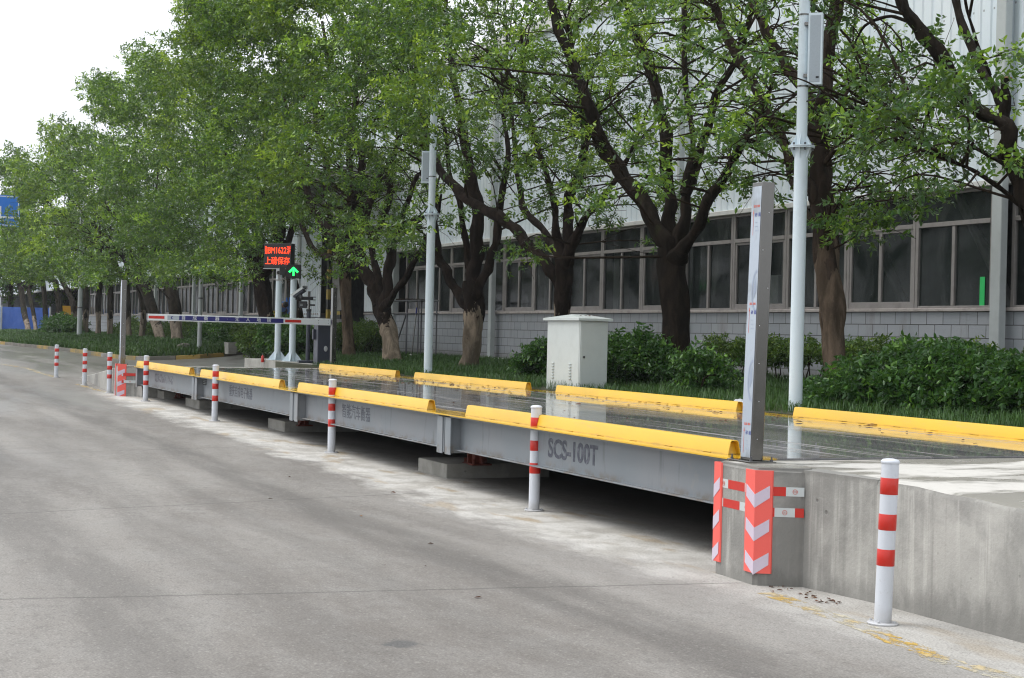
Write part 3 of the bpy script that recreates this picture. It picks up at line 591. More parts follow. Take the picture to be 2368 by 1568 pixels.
# T4
t = Tree('banyan with a pale smooth base and blackened fork right of the second white pole', 'bark_tan', 13.3)
t.trunk([(1082, 860, 50), (1087, 825, 44), (1092, 780, 46), (1096, 730, 52), (1094, 690, 52), (1093, 650, 46)], ridge=.14, flare=1.1)
t.limb([(1092, 735, 34), (1074, 700, 28), (1050, 668, 25), (1033, 630, 24), (1014, 590, 24), (1004, 530, 20), (1006, 470, 17), (990, 400, 15), (975, 300, 12), (965, 190, 9)], -.9)
t.limb([(1094, 670, 44), (1098, 607, 36), (1104, 535, 34), (1097, 442, 32), (1078, 350, 26), (1067, 280, 24), (1050, 190, 18), (1035, 80, 12), (1030, -10, 8)], .3)
t.limb([(1098, 690, 28), (1118, 640, 26), (1140, 590, 24), (1151, 520, 22), (1160, 440, 18), (1175, 360, 14), (1165, 270, 11), (1170, 160, 8)], .7)
t.limb([(1094, 650, 26), (1075, 560, 18), (1065, 480, 15), (1040, 400, 13), (1030, 310, 11), (1010, 200, 8)], -.4); T4 = t
# T5
t = Tree('banyan with a wide leaning pale trunk and three spreading limbs by the steel rack', 'bark_tan', 13.2)
t.trunk([(910, 840, 44), (902, 790, 42), (893, 750, 42), (884, 715, 44), (874, 690, 40)], ridge=.15, flare=1.15)
t.limb([(880, 705, 38), (862, 660, 36), (835, 615, 32), (806, 580, 30), (774, 552, 28), (746, 520, 26), (722, 474, 22), (700, 410, 18), (690, 330, 15), (660, 240, 12), (640, 140, 9)], -.6)
t.limb([(888, 715, 30), (903, 690, 18), (930, 652, 17), (962, 598, 15), (984, 556, 13), (1010, 500, 9), (1020, 450, 6)], -.8)
t.limb([(888, 720, 34), (897, 660, 28), (900, 600, 27), (912, 550, 26), (934, 520, 20), (972, 505, 15), (1000, 470, 9)], .4)
t.limb([(880, 700, 28), (872, 640, 20), (858, 560, 18), (850, 500, 16), (872, 430, 15), (905, 370, 13), (930, 300, 9)], .2)
t.limb([(852, 640, 24), (830, 560, 20), (815, 480, 19), (838, 400, 22), (828, 330, 18), (790, 240, 15), (760, 150, 12), (745, 50, 8)], -.3)
t.limb([(868, 560, 16), (900, 440, 18), (860, 360, 22), (790, 310, 20), (740, 262, 18), (700, 225, 14), (640, 190, 9)], -.8)
t.limb([(900, 580, 16), (940, 480, 15), (958, 420, 12), (1000, 380, 9)], .5); T5 = t
# T6 slender tree in front of the dark gateway
t = Tree('slender brown banyan standing in front of the dark gateway', 'bark_brown', 13.6)
t.trunk([(808, 818, 30), (803, 770, 27), (801, 710, 26), (798, 650, 30), (795, 600, 30)], ridge=.1)
for a in ([(796, 620, 28), (770, 560, 22), (757, 470, 18), (752, 380, 15), (730, 280, 12), (720, 150, 8)], [(797, 610, 26), (803, 530, 22), (812, 440, 19), (805, 350, 15), (818, 250, 12), (830, 120, 8)],
          [(797, 600, 22), (830, 540, 15), (850, 470, 12), (880, 400, 9)], [(792, 600, 20), (745, 590, 16), (715, 560, 14), (690, 500, 12), (665, 420, 9)]): t.limb(a, rng.uniform(-1, 1))
T6 = t
t = Tree('banyan with a blotchy pale trunk behind the barrier cabinet and camera post', 'bark_tan', 13.8)
t.trunk([(703, 822, 24), (697, 770, 24), (688, 720, 26), (680, 670, 26), (668, 620, 28), (655, 560, 24)], ridge=.12)
t.limb([(668, 630, 20), (640, 560, 18), (620, 480, 14), (590, 400, 10)], -1); t.limb([(660, 600, 20), (675, 520, 16), (690, 430, 13), (700, 330, 9)], .5); T7b = t
t = Tree('stout black-topped banyan just left of the white sign pole', 'bark_tan', 13.8)
t.trunk([(632, 818, 32), (624, 770, 34), (614, 720, 38), (606, 670, 44), (600, 630, 42)], ridge=.12)
t.limb([(604, 660, 34), (580, 600, 28), (565, 540, 24), (540, 460, 18), (520, 360, 12)], -1); t.limb([(602, 650, 30), (632, 590, 24), (650, 530, 20), (645, 440, 15), (660, 340, 10)], 0); t.limb([(600, 640, 30), (600, 560, 24), (585, 480, 18), (600, 380, 12)], .6); T7 = t
FARS = [((411, 797), 30, (402, 700), (385, 640), 'banyan with a leaning ridged trunk, left of the thin grey lamp post'),
        ((373, 797), 27, (345, 690), (322, 640), 'banyan with a kinked trunk crossing behind the red end of the barrier arm'),
        ((328, 790), 17, (332, 715), (322, 660), 'banyan with a straight pale-footed trunk right of the left steel post'),
        ((297, 784), 18, (293, 705), (290, 650), 'banyan with a folded grey trunk just right of the left steel post'),
        ((253, 784), 15, (256, 705), (252, 650), 'dark Y-shaped banyan just left of the left steel post'),
        ((227, 780), 14, (228, 700), (234, 640), 'banyan with wavy pale root strands on its trunk'),
        ((197, 776), 15, (200, 700), (190, 640), 'banyan directly right of the far white lamp post'),
        ((170, 774), 13, (168, 700), (140, 640), 'banyan arching left beside the yellow board'),
        ((135, 772), 14, (137, 710), (128, 650), 'banyan standing against the left edge of the yellow board'),
        ((106, 770), 12, (104, 700), (98, 650), 'banyan with a thin bare side branch before the blue sheeting'),
        ((84, 770), 10, (76, 720), (66, 670), 'thin leaning banyan before the blue sheeting'),
        ((67, 772), 14, (55, 715), (48, 665), 'twisted banyan at the far end of the row, leaning left')]
FT = []
for (bx, by), w, (mxx, my), (tx, ty), lab in FARS:
    t = Tree(lab, 'bark_far', 13.6 if bx > 240 else 13.8); t.far = True; k_ = (bx - mxx)
    t.trunk([(bx, by + 3, w), (bx - k_ * .3, by - (by - my) * .35, w * .92), (mxx, my, w * 1.05), (tx, ty, w * 1.0)], ridge=.13)
    P = t.limbs[0][0][-1]; r_ = t.limbs[0][1][-1]
    for k in range(4):
        a = rng.uniform(0, 2 * pi); t.grow(P, (cos(a) * .8, sin(a) * .8 - .2, 1.0), rng.uniform(2.6, 4.0), r_ * .7, 0, 1)
    FT.append(t)
ALLT = [T0, T1, T2, T3, T4, T5, T6, T7b, T7] + FT
# foliage: clumps sown through the crowns' volume; density per region of the row as surveyed
DENS = ["000599999999877776562111",
        "005999999999888655566333",
        "679999985899998456588743",
        "899999965677886354477643",
        "999999966532452754056411",
        "999998545431311211044100",
        "888854121100000000000000"]
SKYP = [(-50, -20), (385, -20), (360, 40), (372, 70), (340, 108), (300, 140), (325, 165), (290, 190), (240, 175), (203, 188), (215, 215), (245, 228), (225, 245), (185, 243), (165, 272), (130, 275), (95, 275), (85, 290), (108, 330), (100, 370), (85, 395), (60, 378), (50, 345), (10, 342), (-50, 350)]
TX = np.array([t.X for t in ALLT]); TYY = np.array([t.Y for t in ALLT])
from mathutils.noise import noise as mnoise
def sow(x0, x1, y0, y1, n, Ylo, Yhi):
    c = 0; tries = 0
    while c < n and tries < n * 16:
        tries += 1; x, y = rng.uniform(x0, x1), rng.uniform(y0, y1)
        if inpoly(np.array([[x, y]]), SKYP)[0] and rng.random() > .0: continue
        Y = rng.uniform(Ylo, Yhi); P = ony(x, y, Y)
        if P[2] > 10.6 or P[2] < 3.0 or P[0] < -118: continue
        if 575 < x < 725 and y > 520 and Y < 12.4: continue
        if 235 < x < 325 and y > 600 and Y < 11.5: continue
        if 1690 < x < 1905 and (y > 380 or x > 1800) and Y < 11.9: continue
        if abs(x - 2323) < 32 and abs(y - 195) < 50 and Y < 13.7: continue
        if 940 < x < 1030 and y > 430 and Y < 11.9: continue
        if (-10 < x < 45 and 484 < y < 530) and Y < 15 and rng.random() < .8: continue
        if Y > 16.3 and P[2] < 9.8: continue
        if mnoise(Vector((P[0] * .5, P[1] * .5, P[2] * .8))) < (.09 if x0 < 1000 else -.04): continue
        i = int(np.argmin(np.abs(TX - P[0]) + .6 * np.abs(TYY - P[1]) + rng.uniform(0, 1.5, len(TX)))); t = ALLT[i]
        d = (P - CO) @ CF; t.C.append(P); t.R.append(rng.uniform(.3, .55) if d < 48 else rng.uniform(.5, .85)); t.T.append(d); c += 1
for j, row in enumerate(DENS):
    for i, ch in enumerate(row):
        dn = int(ch)
        if not dn: continue
        x0 = i * 92.3 if False else i * 100 - 0; nearx = x0 > 950
        if x0 > 2400: continue
        y0, y1 = j * 100, j * 100 + (100 if j < 6 else 45)
        if j == 0: y0 = -110
        nn = dn ** 1.35 * (.62 if nearx else 1.0) * (1.0 if j else 1.9)
        if dn == 9: nn *= 1.15
        if x0 < 700: sow(x0, x0 + 100, y0, y1, int(nn * 2.3), 8.3, 15.5)
        elif x0 < 1000: sow(x0, x0 + 100, y0, y1, int(nn * 1.6), 8.8, 15.5)
        else: sow(x0, x0 + 100, y0, y1, int(round(nn * (.9 if x0 < 1500 else .72))), 9.0 if (880 <= x0 <= 1000 and y1 <= 300) else 10.2, 15.6)
# extra crown above and beside the frame
for t in ALLT:
    for k in range(26 if not t.far else 12):
        P = np.array([t.X + rng.normal(0, 2.0), t.Y + rng.normal(0, 1.6), rng.uniform(7.5, 10.3)]); px, py, d = proj(P)
        if py[0] > -60 or inpoly(np.array([[px[0], py[0]]]), SKYP)[0]: continue
        t.C.append(P); t.R.append(rng.uniform(.5, .8)); t.T.append(float(d[0]))
nl_tot = 0
for t in ALLT:
    near = not t.far
    shoot_twigs(t, .85 if near else .3, .022 if near else .03)
    lo_ = np.array(t.o.location)
    for mb_ in (t.mb, t.br): mb_.v = [tuple(np.array(q) - lo_) for q in mb_.v]
    for nm_, mb_, mt_ in (('trunk', t.mb, t.bark), ('twigs', t.br, 'twig')):
        if mb_.v:
            o_ = mb_.build(nm_, mt_, t.o, smooth=80, fix=False)
            if nm_ == 'twigs': o_['kind'] = 'stuff'
    if t.C:
        C = np.array(t.C); R = np.array(t.R); D = np.array(t.T); per = 120 if near else 128
        L = np.where(D < 30, .088, np.where(D < 48, .094, np.clip(D / 500, .11, .19)))
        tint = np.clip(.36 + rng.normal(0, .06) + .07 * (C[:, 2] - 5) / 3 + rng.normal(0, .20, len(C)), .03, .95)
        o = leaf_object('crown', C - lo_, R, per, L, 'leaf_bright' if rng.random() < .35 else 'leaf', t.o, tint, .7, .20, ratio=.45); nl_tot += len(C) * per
print('leaves', nl_tot)
o = MB().lathe([(.085, 0), (.084, .012)], 16, tuple(stub - np.array(T0.o.location))).build('sawn_end', 'pad', T0.o, smooth=40)
o.data.materials[0] = paint('sawn_wood', (.42, .22, .12), .8, .3, 0, 20)

# ---------------------------------------------------------------- shrubs and hedges
def shrub(name, label, cat, c, r, nc, per, L, mat='shrubleaf', group=None, stems=6, tint=.35, clr=.22, hollow=.45, ratio=.45):
    t = thing(name, label, cat, (c[0], c[1], c[2] - r[2]), 0, group); C = []
    while len(C) < nc:
        q = rng.uniform(-1, 1, 3); l_ = np.linalg.norm(q)
        if l_ > 1 or l_ < hollow or (q[2] < -.55 and rng.random() < .6): continue
        q = q * (1 + .12 * math.sin(q[0] * 5 + c[0]) * (q[2] > 0)); C.append((q[0] * r[0], q[1] * r[1], q[2] * r[2] + r[2]))
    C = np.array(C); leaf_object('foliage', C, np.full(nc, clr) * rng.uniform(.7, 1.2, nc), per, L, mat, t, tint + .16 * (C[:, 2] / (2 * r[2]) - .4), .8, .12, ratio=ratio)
    mb = MB()
    for k in range(stems):
        b = np.array([rng.uniform(-.45, .45) * r[0], rng.uniform(-.4, .4) * r[1], -.05]); e = C[int(rng.integers(nc))]; mb.tube(spath([b, (b + e) / 2 + rng.normal(0, .08, 3), e], 3), np.linspace(.022, .007, 7), 5)
    mb.build('stems', 'twig', t, smooth=60, fix=False)['kind'] = 'stuff'; return t
def zV(Y): return float(zverge(Y))
shrub('shrub', 'largest dark green shrub, at the right edge below the factory windows', 'shrub', (-15.9, 12.5, 1.14), (1.55, 1.0, .47), 300, 120, .085, tint=.3, stems=10)
shrub('shrub', 'low left shoulder of greenery in front of the twisted trunk by the white pole', 'shrub', (-17.35, 12.2, 1.0), (.75, .6, .36), 90, 110, .08, tint=.32)
shrub('shrub', 'loose green shrub at the right frame edge behind the nearest far guard rail', 'shrub', (-13.6, 12.9, 1.08), (1.0, .8, .42), 110, 100, .08, 'hedgeleaf', tint=.4)
shrub('shrub', 'dense shrub on the right of the grey control cabinet', 'shrub', (-23.8, 12.3, 1.22), (.95, .6, .46), 160, 110, .08, tint=.28)
shrub('shrub', 'shrub peeping out on the left of the grey control cabinet', 'shrub', (-27.4, 12.4, 1.15), (.6, .55, .40), 100, 100, .08, tint=.3)
shrub('shrub', 'small sprawling shrub between the blackened forked trunk and the hedge', 'shrub', (-20.9, 11.9, 1.15), (.45, .4, .36), 40, 90, .075, tint=.42)
for k, (xa, xb, lab) in enumerate(((-26.3, -23.4, 'hedge section under the windows left of the nearest steel post'), (-23.3, -20.9, 'hedge section under the windows between the steel post and the white pole'), (-20.8, -18.2, 'hedge section under the windows behind the twisted trunk'), (-18.1, -14.6, 'hedge section under the windows behind the largest shrub'))):
    cx = (xa + xb) / 2; t = thing('hedge', lab, 'hedge', (cx, 15.2, zV(15.2)), 0, 'hedge along the factory wall'); n_ = int((xb - xa) * 42)
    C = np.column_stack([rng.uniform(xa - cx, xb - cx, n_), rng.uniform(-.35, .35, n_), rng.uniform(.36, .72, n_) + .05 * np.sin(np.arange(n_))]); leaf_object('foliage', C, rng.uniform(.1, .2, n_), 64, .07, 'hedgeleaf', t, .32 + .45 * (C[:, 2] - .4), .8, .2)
    mb = MB()
    for q in range(int((xb - xa) * 7)):
        b = np.array([rng.uniform(xa - cx, xb - cx), rng.uniform(-.15, .15), -.03]); e = b + np.array([rng.normal(0, .12), rng.normal(0, .08), rng.uniform(.45, .6)]); mb.tube(np.array([b, (b + e) / 2 + rng.normal(0, .04, 3), e]), [.013, .011, .006], 5)
    mb.build('stems', 'twig', t, smooth=60, fix=False)['kind'] = 'stuff'
P = ony(845, 800, 15.2); shrub('shrub', 'small bare-stemmed shrub beside the gateway, left of the leaning pale trunk', 'shrub', (P[0], 15.2, 1.45), (1.15, .5, .42), 90, 90, .085, 'hedgeleaf', tint=.28, stems=12, hollow=.5)
P = ony(790, 790, 15.4); shrub('shrub', 'bright shrub behind the third steel post at the barrier', 'shrub', (P[0], 15.4, 1.4), (1.2, .5, .45), 80, 80, .09, 'hedgeleaf', tint=.45)
for x, y, w, h, lab in ((545, 790, 2.4, .55, 'untidy shrub mass left of the white sign pole'), (430, 785, 3.0, .5, 'shrub behind the two leaning trunks left of the lamp post'), (610, 808, 1.3, .45, 'low shrub on the driveway corner near the fire extinguisher'), (660, 800, 1.5, .6, 'dark shrub between the two white posts of the gate'), (355, 782, 3.5, .5, 'shrub behind the straight pale-footed trunk'), (300, 780, 4.0, .55, 'shrub behind the folded grey trunk'), (490, 780, 2.5, .5, 'shrub right of the thin grey lamp post')):
    Y = 15.3 if y < 795 else 12.8; P = ony(x, y, Y); z_ = max(P[2], .9 + h * .75); shrub('shrub', lab, 'shrub', (P[0], Y, z_), (w, .7, h), 110, 88, .12, 'shrubleaf' if rng.random() < .5 else 'hedgeleaf', tint=.34, clr=.3)
P = ony(146, 766, 13.0); shrub('shrub', 'clipped round bush left of the far white lamp post', 'shrub', (P[0], 13.0, 1.35), (3.9, .9, .68), 220, 100, .17, tint=.25, clr=.35)
# bare loose plants in the grass
for x, y in ((560, 765),):
    P = ony(x, y, 14.5); shrub('sapling', 'tall feathery sapling sticking up above the shrubs left of the sign pole', 'plant', (P[0], 14.5, P[2]), (.5, .3, .35), 14, 48, .22, 'hedgeleaf', tint=.4, stems=3, hollow=0, ratio=.25)

# ---------------------------------------------------------------- weighbridge
XR, XL, YN, YF, ZD = -10.32, -34.75, 6.20, 10.46, .812
wb = thing('weighbridge', 'long grey steel truck weighbridge with yellow guard rails and a wet deck', 'weighbridge', ((XR + XL) / 2, 8.3, 0)); OX, OY = (XR + XL) / 2, 8.3
def L3(o_, x, y, z=0): o_.location = (x - OX, y - OY, z)
mb = MB(); mb.box(XL - OX, XR - OX, YN - OY, YF - OY, ZD - .014, ZD); dk = mb.build('deck_plate', 'deck', wb)
# material uses object coordinates in world metres: shift the mesh instead of the object
def bake(o_, dx, dy, dz=0.0):
    o_.data.transform(Matrix.Translation((dx, dy, dz))); o_.location = (-dx, -dy, -dz)
bake(dk, OX, OY)
JX = [XR, -16.42, -22.40, -28.95, XL]
for k in range(4):
    x1, x0 = JX[k] - .16, JX[k + 1] + .16
    mb = MB()
    mb.box(x0, x1, 6.35, 6.362, .442, ZD - .016); mb.box(x0, x1, 6.29, 6.44, .43, .442)
    mb.box(x0, x1, 6.225, 6.35, ZD - .03, ZD - .0165)
    for xx in np.arange(x0 + 1.2, x1 - .5, 1.45): mb.box(xx, xx + .012, 6.363, 6.6, .45, ZD - .03)
    for yy_ in np.arange(6.9, 10.2, .55): mb.box(x0, x1, yy_, yy_ + .012, .50, ZD - .0165)
    mb.box(x0, x1, 10.26, 10.272, .442, ZD - .016)
    mb.v = [(a - OX, b - OY, c) for a, b, c in mb.v]; g = mb.build('girder', 'girder', wb)
    for e, xa in ((0, x1), (1, x0)):
        # end box with the flange plates that close the joint
        s_ = 1 if e == 0 else -1; mb = MB(); xo = JX[k + e] - s_ * .012
        if e == 0 and k == 0: xo = x1 + .1
        mb.box(min(xa, xo), max(xa, xo), 6.235, 6.40, .40, ZD - .034); mb.box(min(xa - s_ * .30, xa), max(xa - s_ * .30, xa), 6.32, 6.349, .4, .44) if False else None
        mb.box(min(xo - s_ * .03, xo - s_ * .19), max(xo - s_ * .03, xo - s_ * .19), 6.222, 6.234, .385, ZD - .034)
        mb.v = [(a - OX, b - OY, c) for a, b, c in mb.v]; mb.build('end_plate', 'girder', g)
segs = [(-10.62, -16.05), (-17.25, -22.6), (-23.6, -28.95), (-30.0, -34.6)]
def rail(L):
    """hollow guard rail: an inverted rounded trough of 4 mm plate with a foot weld"""
    out = [(-.055, 0), (-.036, .096), (-.026, .108), (.026, .108), (.036, .096), (.055, 0)]; inn = [(.050, 0), (.031, .093), (.023, .103), (-.023, .103), (-.031, .093), (-.050, 0)]
    prof = out + inn; n_ = len(prof); v = [(x, a, b) for x in (0, -L) for a, b in prof]; f = [(i, (i + 1) % n_, (i + 1) % n_ + n_, i + n_) for i in range(n_)]
    for b in (0, n_):
        for i in range(5): f.append((b + i, b + i + 1, b + 10 - i, b + 11 - i))
    mb = MB().add(v, f)
    for x in np.arange(.25, L - .2, .62): mb.bbox(-x - .12, -x, -.063, -.055, .001, .006, .002)
    for x in np.arange(.3, L - .2, .7): mb.bbox(-x - .12, -x, .055, .063, .001, .006, .002)
    mb.add([(-.04, -.054, .001), (-.04, .054, .001), (-.06, .033, .090), (-.06, -.033, .090), (-.045, -.054, .001), (-.045, .054, .001), (-.065, .033, .090), (-.065, -.033, .090)], [(0, 1, 2, 3), (7, 6, 5, 4)]); return mb
def rx(x, y, z=.922): return onz(x, y, z)[0]
SEG = {6.39: [((1690, 1018), (1082, 938)), ((992, 922), (692, 886)), ((648, 877), (466, 856)), ((440, 850), (318, 839))], 10.36: [(None, (1838, 939)), ((1706, 925), (1288, 889)), ((1218, 880), (960, 860)), ((916, 854), (740, 841))]}
for yk in SEG:
    for a, b in SEG[yk]:
        b = float(ony(b[0], b[1], yk - .025)[0]); a = -10.6 if a is None else float(ony(a[0], a[1], yk - .03)[0])
        o_ = rail(a - b).build('guard_rail', 'yellow', wb, smooth=35, fix=True); L3(o_, a, yk, ZD)
# worn yellow end strips of the plate edge
mb = MB(); mb.box(XL - OX, XR - OX, 6.192 - OY, 6.1995 - OY, ZD - .012, ZD - .001); mb.build('edge_strip', 'yellow', wb)
def col_mount(x, y):
    mb = MB(); mb.bbox(x - .16, x + .16, y - .12, y + .12, .18, .20, .004); mb.bbox(x - .1, x + .1, y - .07, y + .07, .2, .43, .006); mb.box(x - .16, x + .16, y - .012, y + .012, .2, .42); mb.box(x - .012, x + .012, y - .12, y + .12, .2, .42)
    mb.lathe([(.018, 0), (.018, .05)], 8, (x - .13, y - .09, .2)); mb.lathe([(.018, 0), (.018, .05)], 8, (x + .13, y - .09, .2))
    mb.v = [(a - OX, b - OY, c) for a, b, c in mb.v]; mb.build('load_cell_mount', 'rust', wb)
padx = [-17.85 + .5, -25.35 + 2.0, -30.6 + 1.0, -34.9]
PADS = [(-18.3, -17.35, 6.62, 7.9, 'concrete footing block under the nearest girder joint'), (-25.6, -24.6, 6.7, 7.9, 'concrete footing block under the second girder joint from the right'),
        (-31.75, -30.5, 6.66, 7.9, 'concrete footing block under the third girder joint, partly behind a bollard'), (-35.0, -34.0, 6.68, 7.9, 'concrete footing block against the far ramp')]
for x0, x1, y0, y1, lab in PADS:
    zg = float(zroad((x0 + x1) / 2, 7)); mb = MB(); mb.bbox(x0, x1, y0, y1, zg - .05, zg + .16, .012, 2); o_ = mb.build('footing_block', 'pad', smooth=30); tag(o_, lab, 'concrete block', 'footing blocks under the weighbridge')
    col_mount((x0 + x1) / 2 + .45, 7.0)
# lettering stencilled on the girder webs
def stencil(body, xa, xb, z0, h, mat='stencil', bold=.0, clipz=None):
    o_ = text('lettering', body, h * 1.36, mat, None, (0, 0, 0), FACE_MY, bold=bold, depth=.0006); bpy.context.view_layer.update()
    w = o_.dimensions.x; mn = min(v.co.x for v in o_.data.vertices); mnz = min(v.co.y for v in o_.data.vertices); hh = max(v.co.y for v in o_.data.vertices) - mnz
    o_.parent = GIR[body]; o_.scale = ((xb - xa) / w, h / hh, 1); o_.location = (xa - mn * (xb - xa) / w - OX, 6.3485 - OY, z0 - mnz * h / hh); return o_
G = [o_ for o_ in wb.children if o_.name.startswith('girder')]
GIR = {'SCS-100T': G[0], '智能汽车衡器': G[1], '重庆自成电子衡器': G[2], '023-68661174-0': G[3]}
p0, p1 = ony(1267, 1040, 6.35), ony(1382, 1060, 6.35); stencil('SCS-100T', p0[0], p1[0], .535, .185, bold=.007)
p0, p1 = ony(791, 945, 6.35), ony(856, 960, 6.35); stencil('智能汽车衡器', p0[0], p1[0], .545, .185)
p0, p1 = ony(530, 910, 6.35), ony(583, 915, 6.35); stencil('重庆自成电子衡器', p0[0], p1[0], .545, .185)
p0, p1 = ony(358, 880, 6.35), ony(399, 885, 6.35); stencil('023-68661174-0', p0[0], p1[0], .55, .17, 'smear')
p0, p1 = ony(466, 885, 6.34), ony(476, 890, 6.34)
mb = MB(); mb.bbox(p0[0] - OX, p1[0] - OX, 6.337 - OY, 6.3485 - OY, .655, .765, .003); npl = mb.build('name_plate', 'black', G[2])
for q in range(3):
    for r_ in range(3): MB_ = MB(); 
mb = MB()
for r_ in range(3):
    for q in range(4): mb.box(p0[0] - OX + .05 + q * .10, p0[0] - OX + .09 + q * .10, 6.334 - OY, 6.3365 - OY, .675 + r_ * .03, .685 + r_ * .03)
mb.build('print', 'tapewhite', G[2])

# fallen leaves on the deck and ground
def fallen(name, pts, L, label):
    nL = len(pts); az = rng.uniform(0, 2 * pi, nL); d = np.stack([np.cos(az), np.sin(az), rng.normal(0, .05, nL)], 1); s_ = np.stack([-np.sin(az), np.cos(az), rng.normal(0, .15, nL)], 1)
    Ls = (L * rng.uniform(.5, 1.3, nL))[:, None]; V = np.zeros((nL, 6, 3)); b = np.array(pts); b[:, 2] += .006
    V[:, 0] = b; V[:, 1] = b + d * Ls * .35 + s_ * Ls * .2; V[:, 2] = b + d * Ls * .7 + s_ * Ls * .16; V[:, 3] = b + d * Ls; V[:, 4] = b + d * Ls * .7 - s_ * Ls * .16; V[:, 5] = b + d * Ls * .35 - s_ * Ls * .2
    V[:, [1, 2, 4, 5], 2] += rng.uniform(.001, .009, (nL, 4)); V[:, :, 2] = np.maximum(V[:, :, 2], b[:, 2:3] - .003)
    mb = MB(); v = V.reshape(-1, 3); f = []
    for i in range(nL): f += [(6 * i, 6 * i + 1, 6 * i + 2, 6 * i + 3), (6 * i, 6 * i + 3, 6 * i + 4, 6 * i + 5)]
    mb.add(v, f); o_ = mb.build(name, 'deadleaf', fix=False); a = o_.data.attributes.new('tint', 'FLOAT', 'FACE'); a.data.foreach_set('value', np.repeat(rng.beta(1.2, 2.2, nL), 2).astype(np.float32)); return tag(o_, label, None, None, 'stuff')
pts = [(rng.uniform(XL, XR), 10.25 - abs(rng.normal(0, .42)), ZD) for _ in range(130)] + [(rng.uniform(XL, -14), rng.uniform(6.6, 10), ZD) for _ in range(90)] + [(rng.normal(-26, 2.2), rng.uniform(8.8, 9.95), ZD) for _ in range(80)]
fallen('fallen_leaves', pts, .075, 'brown fallen leaves scattered on the wet weighbridge deck')
pts = []
for _ in range(34): X_, Y_ = rng.normal(-9.15, .28), 6.14 - abs(rng.normal(0, .10)); pts.append((X_, Y_, 0.0))
for _ in range(9): X_, Y_ = rng.uniform(-20, -6), rng.uniform(2.5, 5.8); pts.append((X_, Y_, float(zroad(X_, Y_))))
fallen('fallen_leaves', pts, .045, 'sparse brown leaf litter on the road and at the foot of the near ramp')

# ---------------------------------------------------------------- ramps
def ramp(name, label, poly, ztop, side, zb=-.1, noise=.006):
    t = thing(name, label, 'ramp'); mb = MB(); mb.prism(poly, zb, ztop); o_ = mb.build('wall', 'conc', t)
    bm = bmesh.new(); bm.from_mesh(o_.data); bmesh.ops.bevel(bm, geom=[e for e in bm.edges if (e.verts[0].co.z > .3 and e.verts[1].co.z > .3) or (abs(e.verts[0].co.x - e.verts[1].co.x) < 1e-4 and abs(e.verts[0].co.y - e.verts[1].co.y) < 1e-4)], offset=.03, segments=3, affect='EDGES')
    bm.to_mesh(o_.data); bm.free(); o_.data.polygons.foreach_set('use_smooth', [True] * len(o_.data.polygons)); o_.data.set_sharp_from_angle(angle=radians(35)) ; return t
rp = [(-10.26, 5.99), (-9.66, 5.955), (-9.50, 6.235), (-8.8, 6.335), (-7.4, 6.335), (-2.5, 6.335), (-2.5, 10.45), (-10.26, 10.45)]
rz = [.806, .806, .806, .802, .775, .42, .42, .808]
# top as separate fan-safe pieces: pier + slab + falling slab
tr = thing('approach_ramp', 'near grey concrete ramp with a steel post and red reflective tape at its corner', 'ramp')
mb = MB(); mb.prism([(-10.26, 5.99), (-9.66, 5.955), (-9.50, 6.235), (-9.50, 6.34), (-10.26, 6.34)], -.1, .806); w_ = mb
o_ = w_.build('pier', 'conc', tr)
def soften(o_, off=.025, seg=3, zmin=.3, vert=True):
    bm = bmesh.new(); bm.from_mesh(o_.data); E = [e for e in bm.edges if (min(e.verts[0].co.z, e.verts[1].co.z) > zmin) or (vert and abs(e.verts[0].co.z - e.verts[1].co.z) > .3)]
    bmesh.ops.bevel(bm, geom=E, offset=off, segments=seg, affect='EDGES'); bm.to_mesh(o_.data); bm.free(); o_.data.polygons.foreach_set('use_smooth', [True] * len(o_.data.polygons)); o_.data.set_sharp_from_angle(angle=radians(40))
soften(o_)
mb = MB(); mb.prism([(-9.56, 6.24), (-8.8, 6.335), (-8.8, 6.40), (-9.56, 6.40)], -.1, [.8, .797, .8, .803])
A = [(-10.27, 6.335), (-2.5, 6.335), (-2.5, 10.45), (-10.27, 10.45)]
mbw = MB(); xs_ = np.linspace(-10.27, -2.5, 30); top = lambda x: float(np.interp(x, [-10.3, -8.8, -7.4, -2.5], [.800, .800, .765, .40]))
vv = []; ff = []
for i, x in enumerate(xs_):
    jz = rng.normal(0, .004) if 0 < i < 29 else 0; vv += [(x, 6.335, -.1), (x, 6.335, top(x) - .035 + jz), (x, 6.35 + rng.normal(0, .006), top(x) - .008 + jz), (x, 6.39, top(x)), (x, 10.45, top(x)), (x, 10.45, -.1)]
for i in range(29):
    b = 6 * i
    for k in range(5): ff.append((b + k, b + k + 1, b + k + 7, b + k + 6))
ff.append((0, 5, 4, 3, 2, 1)); ff.append(tuple(6 * 29 + q for q in (0, 1, 2, 3, 4, 5)))
mbw.add(vv, ff); mbw.mi = [1 if i % 5 in (2, 3) and i < 145 else 0 for i in range(len(ff))]; o_ = mbw.build('ramp_wall', ['conc', 'ramptop'], tr, smooth=35)
o2 = mb.build('pier_shoulder', 'conc', tr)
mb = MB(); mb.prism([(-10.22, 6.03), (-9.70, 5.995), (-9.56, 6.24), (-9.56, 6.38), (-10.22, 6.38)], .8065, .809); mb.build('pier_cap', 'ramptop', tr)
